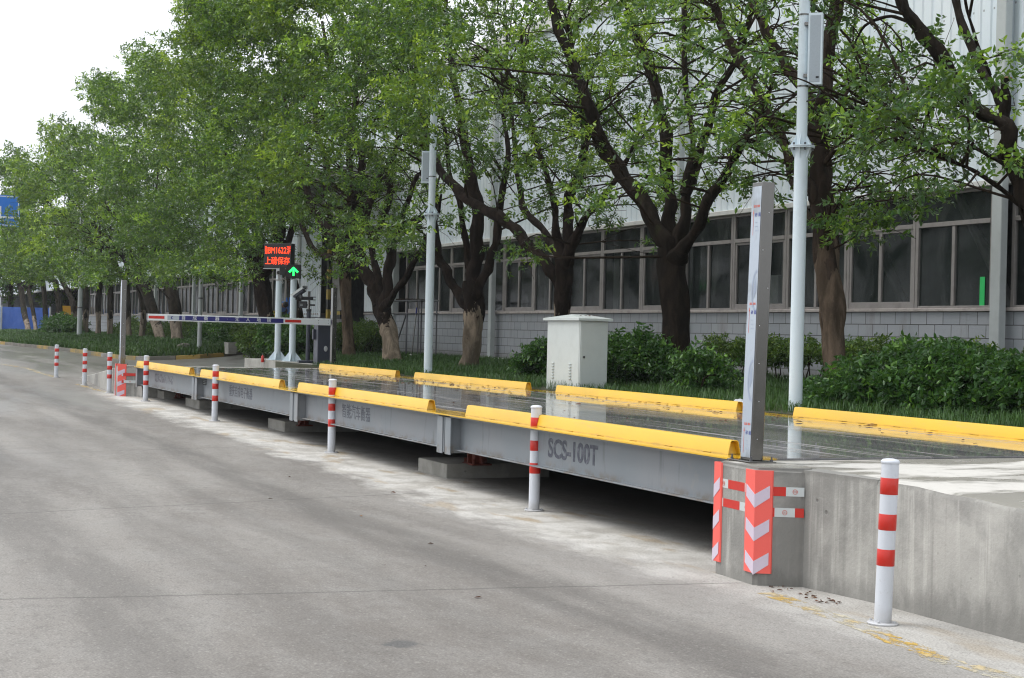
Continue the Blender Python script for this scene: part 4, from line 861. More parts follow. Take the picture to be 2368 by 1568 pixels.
# reflective tape on the pier: pieces along a face from A to B
def tape(parent, a, b, z, h, cols, lift=.003, dz=0.0):
    a, b = np.array(a, float), np.array(b, float); t = (b - a); L = np.linalg.norm(t); t /= L; nn = np.array([t[1], -t[0]]); s = 0
    for frac, m_ in cols:
        p = a + t * s * L; q = a + t * (s + frac) * L; mb = MB(); v = []
        for P_ in (p, q):
            for o_ in (lift, lift - .002): v += [(P_[0] + nn[0] * o_, P_[1] + nn[1] * o_, z + dz * ((P_ - a) @ t)), (P_[0] + nn[0] * o_, P_[1] + nn[1] * o_, z + h + dz * ((P_ - a) @ t))]
        mb.add(v, [(0, 1, 5, 4), (2, 3, 7, 6), (0, 2, 3, 1), (4, 5, 7, 6), (0, 4, 6, 2), (1, 3, 7, 5)]); mb.build('tape_strip', m_, parent)
        if m_ == 'tapewhite' and frac > .25:
            c_ = (p + q) / 2 + nn * (lift + .001); ring = [(c_[0] + t[0] * .016 * cos(w), c_[1] + t[1] * .016 * cos(w), z + h / 2 + .016 * sin(w)) for w in np.linspace(0, 2 * pi, 17)]; mb = MB(); mb.tube(np.array(ring), .0016, 4); mk = mb.build('certification_mark', 'redprint', parent)
            text('mark_lettering', 'CCC', .018, 'redprint', parent, (c_[0] - t[0] * .013 + nn[0] * .0006, c_[1] - t[1] * .013 + nn[1] * .0006, z + h / 2 - .006), (pi / 2, 0, math.atan2(t[1], t[0])), sx=.8, depth=.0004)
        s += frac
PL, PC, PD = (-10.20, 5.987), (-9.70, 5.958), (-9.50, 6.235)
def hz(x, y, Y): return ony(x, y, Y)[2]
tape(tr, PL, PC, .625, .062, ((.26, 'tapewhite'), (.5, 'red'), (.24, 'tapewhite')), .002)
tape(tr, PL, PC, .49, .060, ((.12, 'tapewhite'), (.5, 'red'), (.38, 'tapewhite')), .002)
tape(tr, (-9.635, 6.0), (-9.50, 6.24), .618, .062, ((.55, 'red'), (.45, 'tapewhite')), .004)
tape(tr, (-9.635, 6.0), (-9.50, 6.24), .475, .062, ((.28, 'red'), (.50, 'tapewhite'), (.22, 'red')), .004)
# ramp at the far end
tl = thing('approach_ramp', 'far concrete ramp sloping down to the road behind the left steel post', 'ramp')
zz = [float(zroad(x, 6.5)) for x in (-34.7, -35.45, -38.5, -45.5)]
XP = -35.45
mb = MB(); mb.prism([(-34.72, 6.36), (-34.72, 10.45), (XP, 10.45), (XP, 5.93), (-35.12, 5.93), (-35.02, 6.30)][::-1], 0, .806); o_ = mb.build('pier', 'conc', tl)
mb = MB(); xs2 = np.linspace(XP - .003, -44.8, 24); vv = []; ff = []
for x in xs2:
    u = (XP - x) / 9.3; tz = .80 * (1 - u) ** 1.0 + (zroad(x, 6.4) + .01) * u; yf = 5.98 + .55 * u; vv += [(x, yf, -.05), (x, yf, tz - .02), (x, yf + .03, tz), (x, 10.45, tz), (x, 10.45, -.05)]
for i in range(23):
    for k in range(4): ff.append((5 * i + k, 5 * i + k + 1, 5 * i + k + 6, 5 * i + k + 5))
mb.add(vv, ff); mb.mi = [1 if i % 4 >= 2 else 0 for i in range(len(ff))]; mb.build('ramp_wall', ['conc', 'ramptop'], tl, smooth=35)
mb = MB(); vv = []
mb.prism([(-34.74, 6.40), (-34.74, 10.43), (XP, 10.43), (XP, 5.97), (-35.16, 5.97), (-35.06, 6.33)][::-1], .807, .810); mb.build('ramp_surface', 'ramptop', tl)
tape(tl, (-35.09, 6.0), (-34.99, 6.36), .60, .06, ((.08, 'tapewhite'), (.8, 'red'), (.12, 'tapewhite')), .02)
tape(tl, (-35.09, 6.0), (-34.99, 6.36), .45, .06, ((.12, 'red'), (.7, 'tapewhite'), (.18, 'red')), .02)

# corner guards: folded rubber angle with lilac chevrons
def guard(label, corner, d1, d2, z0, z1, w1=.115, w2=.115, up=False):
    """corner point, unit directions of the two faces"""
    t = thing('corner_guard', label, 'corner guard', (corner[0], corner[1], z0), 0, 'corner guards on the ramp ends'); d1, d2 = np.array(d1, float), np.array(d2, float); H = z1 - z0
    out = -(d1 + d2); out /= np.linalg.norm(out); th = .012; c = np.array([0, 0.]) + out * th * 1.2
    n1 = np.array([-d1[1], d1[0]]); n1 = n1 if n1 @ out > 0 else -n1; n2 = np.array([-d2[1], d2[0]]); n2 = n2 if n2 @ out > 0 else -n2
    poly = [d1 * w1 + n1 * .002, d1 * (w1 - .008) + n1 * th, c + d1 * .015, c * 1.0, c + d2 * .015, d2 * (w2 - .008) + n2 * th, d2 * w2 + n2 * .002, np.zeros(2) + out * .002]
    cr = (poly[1][0] - poly[0][0]) * (poly[3][1] - poly[0][1]) - (poly[1][1] - poly[0][1]) * (poly[3][0] - poly[0][0])
    mb = MB(); mb.prism(poly, 0, H); mb.build('body', 'coral', t)
    for k in range(3):
        zc = H * (.855 - .325 * k); mb = MB()
        for d_, n_, w in ((d1, n1, w1), (d2, n2, w2)):
            a, b = d_ * .0 + out * th * 1.25, d_ * (w * .80) + n_ * (th + .002); s_ = .062; hh = .084
            v = []
            for P_, zz_ in ((a, zc - s_ - hh * 1.1), (a, zc - s_), (b, zc - hh), (b, zc)): v.append((P_[0] + n_[0] * .0012, P_[1] + n_[1] * .0012, zz_))
            v += [(q[0] - n_[0] * .002, q[1] - n_[1] * .002, q[2]) for q in v]; mb.add(v, [(0, 1, 3, 2), (4, 6, 7, 5), (0, 2, 6, 4), (1, 5, 7, 3), (0, 4, 5, 1), (2, 3, 7, 6)])
        mb.build('chevron', 'lilac', t)
    return t
def un(a): a = np.array(a, float); return a / np.linalg.norm(a)
guard('coral and lilac chevron guard at the near ramp, in full view on its front corner', (-9.66, 5.955), un((-.6, .035)), un((.16, .28)), .085, .79, .138, .118)
guard('narrow coral chevron guard at the near ramp, beside the end of the girder', (-10.262, 5.99), un((-.0, 1)), un((.6, -.035)), .09, .80, .12, .11)
guard('coral striped guard facing the camera at the far ramp corner', (-35.12, 5.93), un((-1, 0)), un((.1, .37)), .17, .85, .02, .17)
guard('thin edge-on coral guard at the far ramp, left of the steel post', (-35.46, 5.93), un((0, 1)), un((1, 0)), .17, .85, .1, .06)

# ---------------------------------------------------------------- bollards
def bollard_proto():
    t = thing('bollard', '', 'bollard', (0, 0, 0), 0, 'red and white bollards along the road')
    MB().lathe([(.052, 0), (.052, .975)], 28).build('tube', 'white', t, smooth=40)
    MB().lathe([(.055, .972), (.057, .978), (.056, .986), (.045, .996), (.02, 1.001)], 28).build('cap', 'white', t, smooth=60)
    mb = MB().lathe([(.092, 0), (.094, .003), (.094, .009), (.088, .014), (.053, .014)], 28)
    for k in range(4): mb.lathe([(.009, 0), (.009, .014)], 6, (.075 * cos(k * pi / 2 + .6), .075 * sin(k * pi / 2 + .6), .012))
    mb.build('base_plate', 'white', t, smooth=40)
    for z0, z1 in ((.785, .885), (.57, .667), (.355, .455)): MB().lathe([(.0526, z0), (.0533, z0 + .001), (.0533, z1 - .001), (.0526, z1)], 28).build('reflective_band', 'red', t, smooth=40)
    return t
BL = [((2040, 1443), (2061, 1060), 'nearest bollard, in front of the near ramp wall'), ((1234, 1181), (1244, 937), 'bollard in front of the stencilled letters on the right-hand girder'), ((766, 1047), (771, 876), 'bollard in front of the second girder from the right, left of its lettering'),
      ((496, 974), (500, 843), 'bollard in front of the third girder from the right'), ((336, 928), (338, 822), 'bollard in front of the far left girder end'), ((252, 909), (254, 814), 'bollard touching the coral guard of the far ramp'),
      ((195, 891), (197, 806), 'bollard halfway down the far ramp wall'), ((130, 873), (131, 797), 'farthest bollard, at the foot of the far ramp')]
bp = bollard_proto()
for k, (b, tp, lab) in enumerate(BL):
    o_ = bp if k == 0 else copy_tree(bp); P = onroad(*b); d = (P - CO) @ CF; h = math.hypot(b[1] - tp[1], 0) * d / FPX * 1.0
    o_.location = P; o_.scale = (1, 1, h); o_.rotation_euler = (radians(rng.uniform(-.3, .3)), radians(rng.uniform(-.3, .3)), rng.uniform(0, 6)); o_['label'] = lab
bp.rotation_euler = (radians(-1.3), radians(.6), 0)

# ---------------------------------------------------------------- stainless posts
def inox_post(label, x, y, z, H, film=True):
    t = thing('steel_post', label, 'post', (x, y, z), 0, 'square stainless posts at the weighbridge corners'); w, d = .072, .05
    MB().bbox(-w, w, -d, d, .01, H, .004).build('column', 'inox', t)
    mb = MB().bbox(-.16, .16, -.11, .11, 0, .009, .003)
    mb.build('base_plate', 'inox', t)
    for sx in (-1, 1):
        for sy in (-1, 1):
            MB().lathe([(.011, 0), (.011, .012), (.006, .012), (.006, .035)], 6, (sx * .13, sy * .085, .009)).build('bolt', 'steel_dark', t)
    if film:
        f = MB().box(-w + .006, w - .012, -d - .0022, -d - .0006, .03, H - .03).build('film', 'film', t)
        for zz_ in (.06, .92, 1.62):
            if film == 2 and zz_ < H - .3:
                text('lettering', 'SUS 304', .024, 'redprint', f, (-.035, -d - .003, zz_ + .20), FACE_MY, depth=.0003, bold=.0006)
                text('lettering', '砂 面', .032, 'blueprint', f, (-.012, -d - .003, zz_ + .135), FACE_MY, depth=.0003)
                MB().box(-.034, -.031, -d - .0036, -d - .0026, zz_, zz_ + .16).add([(-.039, -d - .0036, zz_ + .155), (-.026, -d - .0036, zz_ + .155), (-.0325, -d - .0036, zz_ + .185)], [(0, 1, 2)]).build('arrow', 'redprint', f)
                for q in range(3): MB().box(-.008, .036 - .008 * q, -d - .0036, -d - .0026, zz_ + .03 + q * .03, zz_ + .034 + q * .03).build('print', 'greyprint', f)
        if film == 2:
            for zc in (.30, .58, 1.22, 1.84):
                ring = [(.045 + .06 * cos(a), -d - .0032, zc + .15 * sin(a)) for a in np.linspace(pi * .5, pi * 1.5, 20)]; v = []
                if zc not in (.58, 1.22): continue
                for q in ring: v += [(q[0], q[1], q[2]), (q[0] + .008 + .006, q[1], zc + (q[2] - zc) * .9)]
                mb = MB().add(v, [(2 * i, 2 * i + 1, 2 * i + 3, 2 * i + 2) for i in range(19)]); cx_ = .035; v = [(min(cx_ + .03, .045), -d - .0033, zc + .0)]
                arc = [(.045 + .036 * cos(a), -d - .0033, zc + .1 * sin(a)) for a in np.linspace(pi * .55, pi * 1.2, 12)]; mb.add([(.045, -d - .0033, zc)] + arc, [(0, i + 1, i + 2) for i in range(11)]); mb.build('printed_circle', 'greyprint', f)
    for q in range(9): MB().lathe([(.004, 0), (.003, .003)], 8, (0, 0, 0)) 
    mb = MB()
    for q in range(7):
        zq = H * (.08 + .135 * q); yy_ = rng.uniform(-.03, .03); mb.bbox(w, w + .003, yy_ - .003, yy_ + .003, zq, zq + .006, .001)
    mb.build('screw', 'signwhite', t); return t
P = onz(1743, 1067, .81); inox_post('nearest tall stainless post, with printed protective film, on the near ramp corner', P[0] - .01, P[1] - .015, .81, 2.0, 2).rotation_euler = (radians(-1.4), 0, 0)
P = ony(277, 836, 6.06); inox_post('stainless post standing on the far ramp corner', P[0] - .05, 6.12, .81, 1.83, 1)
P = ony(769, 843, 10.75); inox_post('stainless post at the barrier end of the gate arm', P[0], 10.75, P[2], 177 * ((P - CO) @ CF) / FPX, 0)

# ---------------------------------------------------------------- tall white poles, loudspeakers, cameras
def tall_pole(label, x, y, z, zfl, r0, r1, top):
    t = thing('white_pole', label, 'pole', (x, y, z), 0, 'tall white camera poles'); h = zfl - z
    mb = MB().lathe([(r0, 0), (r0, h)], 32); mb.lathe([(r0 * 1.9, 0), (r0 * 1.9, .02)], 32)
    mb.build('lower_pole', 'polewhite', t, smooth=40)
    MB().lathe([(r1, h + .02), (r1, top - z)], 32).build('upper_pole', 'polewhite', t, smooth=40)
    mb = MB().lathe([(r0 * 1.95, h - .012), (r0 * 1.95, h)], 32); mb.lathe([(r0 * 1.95, h + .004), (r0 * 1.95, h + .016)], 32)
    for k in range(6):
        a = k * pi / 3 + .3; c_, s_ = cos(a), sin(a)
        for sg in (-1, 1):
            b0 = h + (.016 if sg > 0 else -.012); v = []
            for w in (-.004, .004):
                for r_, zz_ in ((r1 if sg > 0 else r0, b0), (r0 * 1.75, b0), (r1 if sg > 0 else r0, b0 + sg * .13)): v.append((c_ * r_ - s_ * w, s_ * r_ + c_ * w, zz_))
            mb.add(v, [(0, 1, 2), (5, 4, 3), (0, 3, 4, 1), (1, 4, 5, 2), (2, 5, 3, 0)])
    mb.build('flange', 'polewhite', t, smooth=30)
    for k in range(6):
        a = k * pi / 3 + .8; MB().lathe([(.013, -.045), (.013, .045)], 6, (cos(a) * r0 * 1.65, sin(a) * r0 * 1.65, h)).build('bolt', 'steel_dark', t)
    for zz_ in (h + .72, h + 1.58): MB().lathe([(r1 + .003, zz_), (r1 + .004, zz_ + .02)], 32).build('band_clamp', 'inox', t, smooth=40)
    return t
P = ony(1838, 960, 10.9); p1_x, p1_y = P[0], 10.9
tall_pole('thick white pole nearest the camera, behind the right end of the deck', P[0], 10.9, .80, 4.01, .082, .066, 8.6)
P = ony(989, 866, 10.9); p2_x = P[0]
tall_pole('white pole further along, between the pale-based trunks', P[0], 10.9, .86, 3.94, .082, .066, 6.9)
def speaker(label, x, y, z, rz, h=.86):
    t = thing('column_speaker', label, 'loudspeaker', (x, y, z), rz, 'grey column loudspeakers'); w, d = .085, .06
    MB().bbox(-w, w, -d, d, 0, h, .008, 2).build('body', 'polewhite', t); MB().bbox(-w + .022, w - .022, -d - .004, -d + .004, .03, h - .03, .003).build('grille', 'grille', t)
    MB().bbox(w * .2, w * .62, -d - .007, -d - .003, .075, .10, .001).build('badge', 'black', t)
    MB().box(-w - .05, -w, -.02, .02, .1, .14).box(-w - .05, -w, -.02, .02, h - .14, h - .1).build('bracket', 'inox', t)
    q = [(.02, 0, .01), (.06, 0, -.05), (.05, 0, -.13), (-.03, .02, -.17), (-.12, .04, -.19)]; MB().tube(spath(q, 4), .009, 8).build('cable', 'black', t, smooth=60); return t
M['grille'] = paint('grille_grey', (.36, .41, .45), .55, .08, 0, 60, (.2, .23, .25))
a_cam = math.atan2(-p1_x, 1) 
P = ony(1888, 190, 10.85); speaker('grey column loudspeaker high on the nearest white pole', p1_x + .15, 10.97, P[2], radians(50))
P = ony(978, 425, 10.85); speaker('grey column loudspeaker on the left of the further white pole', p2_x - .24, 10.86, P[2], radians(60), .62)
# camera on an arm of the further pole
P = ony(950, 235, 10.9); t = thing('dome_camera', 'white camera on an arm high on the further white pole, among leaves', 'camera', (p2_x - .62, 10.85, P[2]))
MB().bbox(-.02, .58, -.02, .02, -.06, -.02, .004).build('arm', 'polewhite', t); MB().lathe([(.10, -.02), (.11, .02), (.10, .13), (.06, .2), (.02, .21)], 20).build('housing', 'white', t, smooth=50)
MB().lathe([(.03, -.16), (.07, -.12), (.085, -.06), (.085, -.02)], 20).build('lens', 'black', t, smooth=50)

# ---------------------------------------------------------------- sign, traffic light, cameras, barrier
PY = 11.3
M['plinthtop'] = M['pad']
pa = ony(598, 836, PY); pb = ony(745, 842, PY)
mb = MB(); mb.bbox(pa[0] - .2, pb[0] + .9, 10.95, 12.1, .4, .835, .015, 2); tag(mb.build('plinth', 'pad'), 'low concrete plinth carrying the sign post, signal post and barrier', 'plinth')
def gusset_post(label, px, zt, group):
    P = ony(px, 838, PY); t = thing('sign_post', label, 'post', (P[0], PY, .835), 0, group); MB().lathe([(.083, .01), (.083, zt - .835)], 28).build('pole', 'polewhite', t, smooth=40); MB().bbox(-.24, .24, -.24, .24, 0, .012, .003).build('base_plate', 'polewhite', t)
    for k in range(4):
        a = k * pi / 2 + pi / 4 + .3; c_, s_ = cos(a), sin(a); v = []
        for w in (-.005, .005):
            for r_, z_ in ((.083, .013), (.25, .013), (.25, .03), (.083, .24)): v.append((c_ * r_ - s_ * w, s_ * r_ + c_ * w, z_))
        MB().add(v, [(0, 1, 2, 3), (7, 6, 5, 4), (0, 4, 5, 1), (1, 5, 6, 2), (2, 6, 7, 3), (3, 7, 4, 0)]).build('gusset', 'polewhite', t)
    return t, P
zled = ony(642, 621, PY)[2]; t, P1 = gusset_post('white post with base gussets carrying the red display', 641, zled, 'white posts on the plinth')
zsig = ony(677, 640, PY)[2]; t, P2 = gusset_post('white post with base gussets carrying the green arrow signal', 675, zsig, 'white posts on the plinth')
# LED display
dL = (P1 - CO) @ CF; s_px = dL / FPX
t = thing('led_display', 'black LED display showing two lines of red text', 'display', (P1[0] - .02, PY, zled), radians(35)); w, h, d = .385, 57 * s_px, .11   # front normal local -Y... faces the camera side
t.rotation_euler = (0, 0, radians(90 - 42)); w = .40
MB().bbox(-w, w, -d, d, 0, h, .01).build('housing', 'black', t); MB().box(-w + .015, w - .015, -d - .003, -d - .0005, .035, h - .02).build('screen', 'screenblack', t); MB().box(-w - .01, w + .01, -d - .02, d, -.018, -.001).build('lower_trim', 'pipe', t)
def fit_text(body, x0, x1, z0, z1, mat, par, clipf=None, y=-d - .0045, bold=.0):
    o_ = text('display_text', body, .2, mat, par, (0, 0, 0), FACE_MY, depth=.0008, bold=bold)
    xs_ = [v.co.x for v in o_.data.vertices]; ys_ = [v.co.y for v in o_.data.vertices]; mx_, Mx_ = min(xs_), max(xs_)
    if clipf:
        bm = bmesh.new(); bm.from_mesh(o_.data); a = mx_ + (Mx_ - mx_) * clipf[0]; b = mx_ + (Mx_ - mx_) * clipf[1]
        for x, s_ in ((a, -1), (b, 1)): bmesh.ops.bisect_plane(bm, geom=bm.verts[:] + bm.edges[:] + bm.faces[:], plane_co=(x, 0, 0), plane_no=(s_, 0, 0), clear_outer=True)
        bm.to_mesh(o_.data); bm.free(); mx_, Mx_ = a, b
    my_, My_ = min(ys_), max(ys_); sx, sz = (x1 - x0) / (Mx_ - mx_), (z1 - z0) / (My_ - my_); o_.scale = (sx, sz, 1); o_.location = (x0 - mx_ * sx, y, z0 - my_ * sz); return o_
fit_text('渝BM1622消', -w + .03, w - .03, h * .57, h * .90, 'ledred', t, (.085, .955)); fit_text('上磅保存', -w + .04, w - .04, h * .15, h * .46, 'ledred', t)
# arrow signal
P = ony(681, 645, PY - .12); s2 = ((P - CO) @ CF) / FPX; t = thing('traffic_signal', 'square black signal lit with a green upward arrow', 'traffic light', (P[0] + .02, PY - .16, P[2]), radians(90 - 14)); w, h, d = 17.5 * s2, 33 * s2, .07
MB().bbox(-w, w, -d, d, 0, h, .012).build('housing', 'black', t); MB().bbox(-w + .02, w - .02, -d - .008, -d, .02, h - .02, .005).build('face', 'screenblack', t)
y0 = -d - .0095; mb = MB(); cz = h * .52
def bar2(mb, a, b, wd):
    a, b = np.array(a), np.array(b); t_ = (b - a) / np.linalg.norm(b - a); n_ = np.array([-t_[1], t_[0]]) * wd / 2; v = [(q[0], y0, q[1]) for q in (a - n_, b - n_, b + n_, a + n_)]; v += [(q[0], y0 + .001, q[2]) for q in v]; mb.add(v, [(0, 1, 2, 3), (7, 6, 5, 4), (0, 4, 5, 1), (1, 5, 6, 2), (2, 6, 7, 3), (3, 7, 4, 0)])
bar2(mb, (0, h * .20), (0, h * .76), .045); bar2(mb, (-w * .58, h * .45), (0.01, h * .78), .05); y0 -= .0012; bar2(mb, (w * .58, h * .45), (-.01, h * .78), .05); mb.build('arrow', 'ledgreen', t)
MB().box(w * .3, w * .75, -d - .01, -d - .006, -.012, .004).build('hinge', 'signwhite', t); mb = MB(); mb.tube(spath([(-w - .05, 0, .25), (-w - .08, 0, .05), (-w * .6, -.02, -.04), (0, 0, 0)], 4), .008, 6); mb.build('cable', 'black', t, smooth=60)
MB().bbox(-w - .16, -w - .01, -.06, .06, h * .25, h * .85, .01).build('back_box', 'black', t)
# small white camera under the display
P = ony(643, 632, PY - .15); t = thing('bullet_camera', 'small white camera clamped under the red display', 'camera', (P[0] + .1, PY - .16, P[2]), radians(70))
MB().bbox(-.06, .06, -.1, .12, -.05, .07, .02, 2).build('housing', 'white', t, smooth=40); q_ = MB().lathe([(.042, 0), (.045, .01), (.03, .012)], 16).build('lens', 'black', t); q_.rotation_euler = (pi / 2, 0, 0); q_.location = (0, -.1, .01)
MB().bbox(-.03, .03, .0, .06, -.16, -.05, .006).bbox(-.08, .08, .02, .12, -.2, -.16, .006).build('bracket', 'white', t); MB().tube(spath([(.03, -.02, -.05), (.09, -.05, -.16), (.12, -.02, -.26), (.02, .05, -.22)], 4), .008, 6).build('cable', 'white', t, smooth=60)
# camera post
P = ony(711, 838, PY); cpx = P[0]; zc1 = ony(709, 715, PY)[2]; zc2 = ony(708, 690, PY)[2]
t = thing('camera_post', 'dark post with a steel sleeve top, holding the number-plate camera', 'post', (cpx, PY, .835))
MB().lathe([(.052, .05), (.052, zc1 - .835)], 20).build('tube', 'darkgrey', t, smooth=40); MB().lathe([(.036, zc1 - .835), (.036, ony(709, 674, PY)[2] - .835)], 20).build('sleeve', 'inox', t, smooth=40)
MB().bbox(-.24, .24, -.2, .2, 0, .06, .02, 2).build('foot', 'darkgrey', t); MB().lathe([(.06, 0), (.065, .02), (.065, .05), (.055, .06)], 20, (0, 0, zc1 - .835 - .06)).build('collar', 'black', t, smooth=40)
zz_ = zc2 - .835; MB().bbox(-.34, .1, -.05, .02, zz_ - .05, zz_ + .04, .01).bbox(.0, .16, -.06, -.045, zz_ - .05, zz_ - .03, .003).bbox(.0, .16, -.06, -.045, zz_ + .02, zz_ + .04, .003).build('clamp', 'black', t)
t.rotation_euler = (0, 0, radians(80))
P = ony(693, 677, PY - .3); t = thing('plate_camera', 'dark box camera with a sun hood, tilted down on the camera post', 'camera', (P[0], PY - .3, P[2]), 0)
body = MB().bbox(-.27, .25, -.075, .075, -.06, .06, .02, 2).build('housing', 'darkgrey', t, smooth=40); MB().add([(-.34, -.10, .07), (.33, -.10, .075), (.33, .10, .075), (-.34, .10, .07), (-.34, -.10, .082), (.33, -.10, .087), (.33, .10, .087), (-.34, .10, .082)], [(0, 1, 2, 3), (7, 6, 5, 4), (0, 4, 5, 1), (1, 5, 6, 2), (2, 6, 7, 3), (3, 7, 4, 0)]).bbox(-.3, .3, -.10, -.092, .0, .07, .002).bbox(-.3, .3, .092, .10, .0, .07, .002).build('sun_hood', 'pipe', t)
MB().bbox(.25, .262, -.055, .055, -.045, .045, .004).build('lens', 'black', t); MB().bbox(.262, .266, -.05, -.01, .0, .04, .002).bbox(.262, .266, .01, .05, -.04, -.01, .002).build('lamp', 'signwhite', t); MB().bbox(-.04, .06, -.03, .03, -.2, -.06, .01).build('bracket', 'black', t)
t.rotation_euler = (0, radians(-24), radians(22)); t.scale = (.8, .8, .8)
P = ony(699, 707, PY - .1); t = thing('flash_lamp', 'small black lamp box on the camera post below the camera', 'lamp', (P[0] + .05, PY - .1, P[2] - .06), radians(70)); MB().bbox(-.1, .1, -.05, .05, 0, .17, .012).build('body', 'black', t); MB().bbox(-.07, .0, -.056, -.05, .09, .1, .002).bbox(-.07, .0, -.056, -.05, .055, .065, .002).build('vent', 'pipe', t)
MB().bbox(.1, .3, -.02, .02, .06, .1, .005).build('bracket', 'black', t)
# barrier
P = ony(731, 838, 11.15); bx = P[0]; dB = (P - CO) @ CF; bt = ony(745, 752, 11.2)[2]
t = thing('barrier_cabinet', 'dark blue-grey gate barrier cabinet standing left of the third steel post', 'barrier', (bx + .19, 11.32, .835)); hB = bt - .835
MB().bbox(-.36, .0, -.2, .2, .0, hB, .012, 2).build('housing', 'darkgrey', t); MB().bbox(.0, .006, -.185, .185, .02, hB - .1, .004).build('door', 'darkgrey', t); q_ = MB().lathe([(.055, 0), (.052, .012), (.03, .02)], 20).build('lock_cover', 'white', t, smooth=50)
q_.rotation_euler = (0, pi / 2, 0); q_.location = (.006, .0, hB * .40); q_.scale = (1.25, .85, 1); MB().bbox(-.3, -.2, -.26, -.2, hB - .35, hB - .1, .01).build('motor_cover', 'darkgrey', t)
zA1 = ony(765, 745, 11.5)[2]
xa_ = bx + .30
Ya = lambda x, y: None
def onx(x, y, X): d = ray(x, y); return CO + d * (X / d[0])
e0, e1 = onx(340, 733, xa_), onx(763, 745, xa_); hA = 14.5 * ((e1 - CO) @ CF) / FPX
t = thing('gate_arm', 'long white gate arm with navy lettered panel, lowered across the far ramp', 'barrier arm', (xa_, e1[1], e1[2]))
Lm = e1[1] - e0[1]; dz_ = (e0[2] - e1[2]); ang = math.atan2(dz_, Lm)
t.rotation_euler = (-ang, 0, 0)
MB().bbox(-.045, .045, -Lm, -.36, -hA / 2, hA / 2, .01, 2).build('boom', 'signwhite', t); MB().bbox(-.05, .05, -.36, .0, -hA / 2 - .006, hA / 2 + .006, .008, 2).build('boom_socket', 'signwhite', t); MB().bbox(-.047, .047, -Lm - .012, -Lm, -hA / 2 - .004, hA / 2 + .004, .004).build('end_cap', 'black', t)
def yx(px): return onx(px, 740, xa_)[1] - e1[1]
xf = .048
def panel(nm, a, b, fz, mat, x=xf): return MB().box(x, x + .0012, yx(a), yx(b), -hA * fz, hA * fz * .9).build(nm, mat, t)
panel('navy_panel', 413, 654, .36, 'navy'); panel('reflective_bar', 342.5, 379, .22, 'red'); panel('reflective_bar', 658, 695, .22, 'red'); panel('pale_panel', 386, 412.5, .36, 'film')
for px, ch in zip((421, 448, 474, 499, 523, 545, 569, 593, 616, 640)[0:10], '自成衡器·无人地磅'): pass
chs = '自成衡器·无人地磅'; pxs = (423, 449, 475, 501, 524, 547, 572, 597, 621)
for px, ch in zip(pxs, chs):
    o_ = text('lettering', ch, .105, 'signwhite', t, (xf + .0022, yx(px), -.033), FACE_PX, depth=.0004, align='CENTER')
mb = MB(); arc1 = [(xf + .002, yx(397) + .034 * cos(a), .034 * sin(a)) for a in np.linspace(.6, 2 * pi - .6, 20)]; arc2 = [(xf + .002, yx(397) + .014 + .022 * cos(a), .022 * sin(a)) for a in np.linspace(.9, 2 * pi - .9, 20)]
v = []
for a, b in zip(arc1, arc2): v += [a, b]
mb.add(v, [(2 * i, 2 * i + 1, 2 * i + 3, 2 * i + 2) for i in range(19)]); mb.build('crescent_logo', 'navy', t)
for yy_ in (-.30, -.06):
    for zz_ in (-.03, .03): q_ = MB().lathe([(.009, 0), (.008, .006)], 8).build('bolt', 'steel_dark', t); q_.rotation_euler = (0, pi / 2, 0); q_.location = (.05, yy_, zz_)
# extinguishers
for px, py, lab, sc_ in ((607, 838, 'red fire extinguisher standing left of the plinth', 1.0), (631, 834, 'second fire extinguisher, mostly hidden behind the plinth edge', .8)):
    P = ony(px, py, 10.9 if sc_ == 1 else 12.2); t = thing('fire_extinguisher', lab, 'extinguisher', (P[0], P[1], P[2] if sc_ == 1 else .8), 0, 'red fire extinguishers'); MB().lathe([(.06, 0), (.075, .02), (.075, .26), (.06, .31), (.025, .335), (.025, .36)], 20).build('cylinder', 'red', t, smooth=50)
    MB().bbox(-.03, .03, -.02, .02, .36, .385, .004).bbox(-.15, .04, -.012, .012, .40, .415, .003).build('valve', 'steel_dark', t); MB().tube(spath([(.02, 0, .37), (.1, 0, .33), (.1, 0, .15)], 4), .009, 8).build('hose', 'black', t, smooth=60); t.scale = (sc_ * .55,) * 3
# control cabinet
tc = thing('control_cabinet', 'pale grey steel control cabinet with a hipped lid standing behind the deck', 'cabinet', (-23.15, 11.0, .80)); pb_ = ony(1342, 745, 10.72); pa_ = ony(1266, 742, 10.72); cw = pb_[0] - pa_[0]
tc.location = (pb_[0], 10.72, .80); hc = 1.10
dy = .47
MB().bbox(-cw, 0, 0, dy, 0, hc, .006).build('body', 'cabinet', tc); dr = MB().bbox(.0, .006, .02, dy - .008, .05, hc - .02, .003).build('door', 'cabinet', tc)
MB().bbox(-cw + .03, -.025, -.006, .0, .05, hc - .02, .003).build('side_panel', 'cabinet', tc)
lk_ = MB().lathe([(.018, 0), (.018, .01), (.012, .012)], 16).build('lock', 'steel_dark', dr); lk_.rotation_euler = (0, pi / 2, 0); lk_.location = (.006, .065, hc * .50)
for xx in (-cw * .82, -cw * .30):
    mb = MB()
    for q in range(6): mb.bbox(xx, xx + .085, -.026, -.006, .20 + q * .045, .218 + q * .045, .003)
    mb.build('louvre', 'cabinet', tc)
o_ = .055; mb = MB(); v = [(-cw - o_, -o_, hc + .005), (o_, -o_, hc + .005), (o_, dy + o_, hc + .005), (-cw - o_, dy + o_, hc + .005)]; v += [(a, b, c + .035) for a, b, c in v]; v += [(-cw * .62, dy * .5, hc + .115), (-cw * .38, dy * .5, hc + .115)]
v[8:] = [(-cw * .5, dy * .18 + .05, hc + .105), (-cw * .5, dy * .82, hc + .105)]
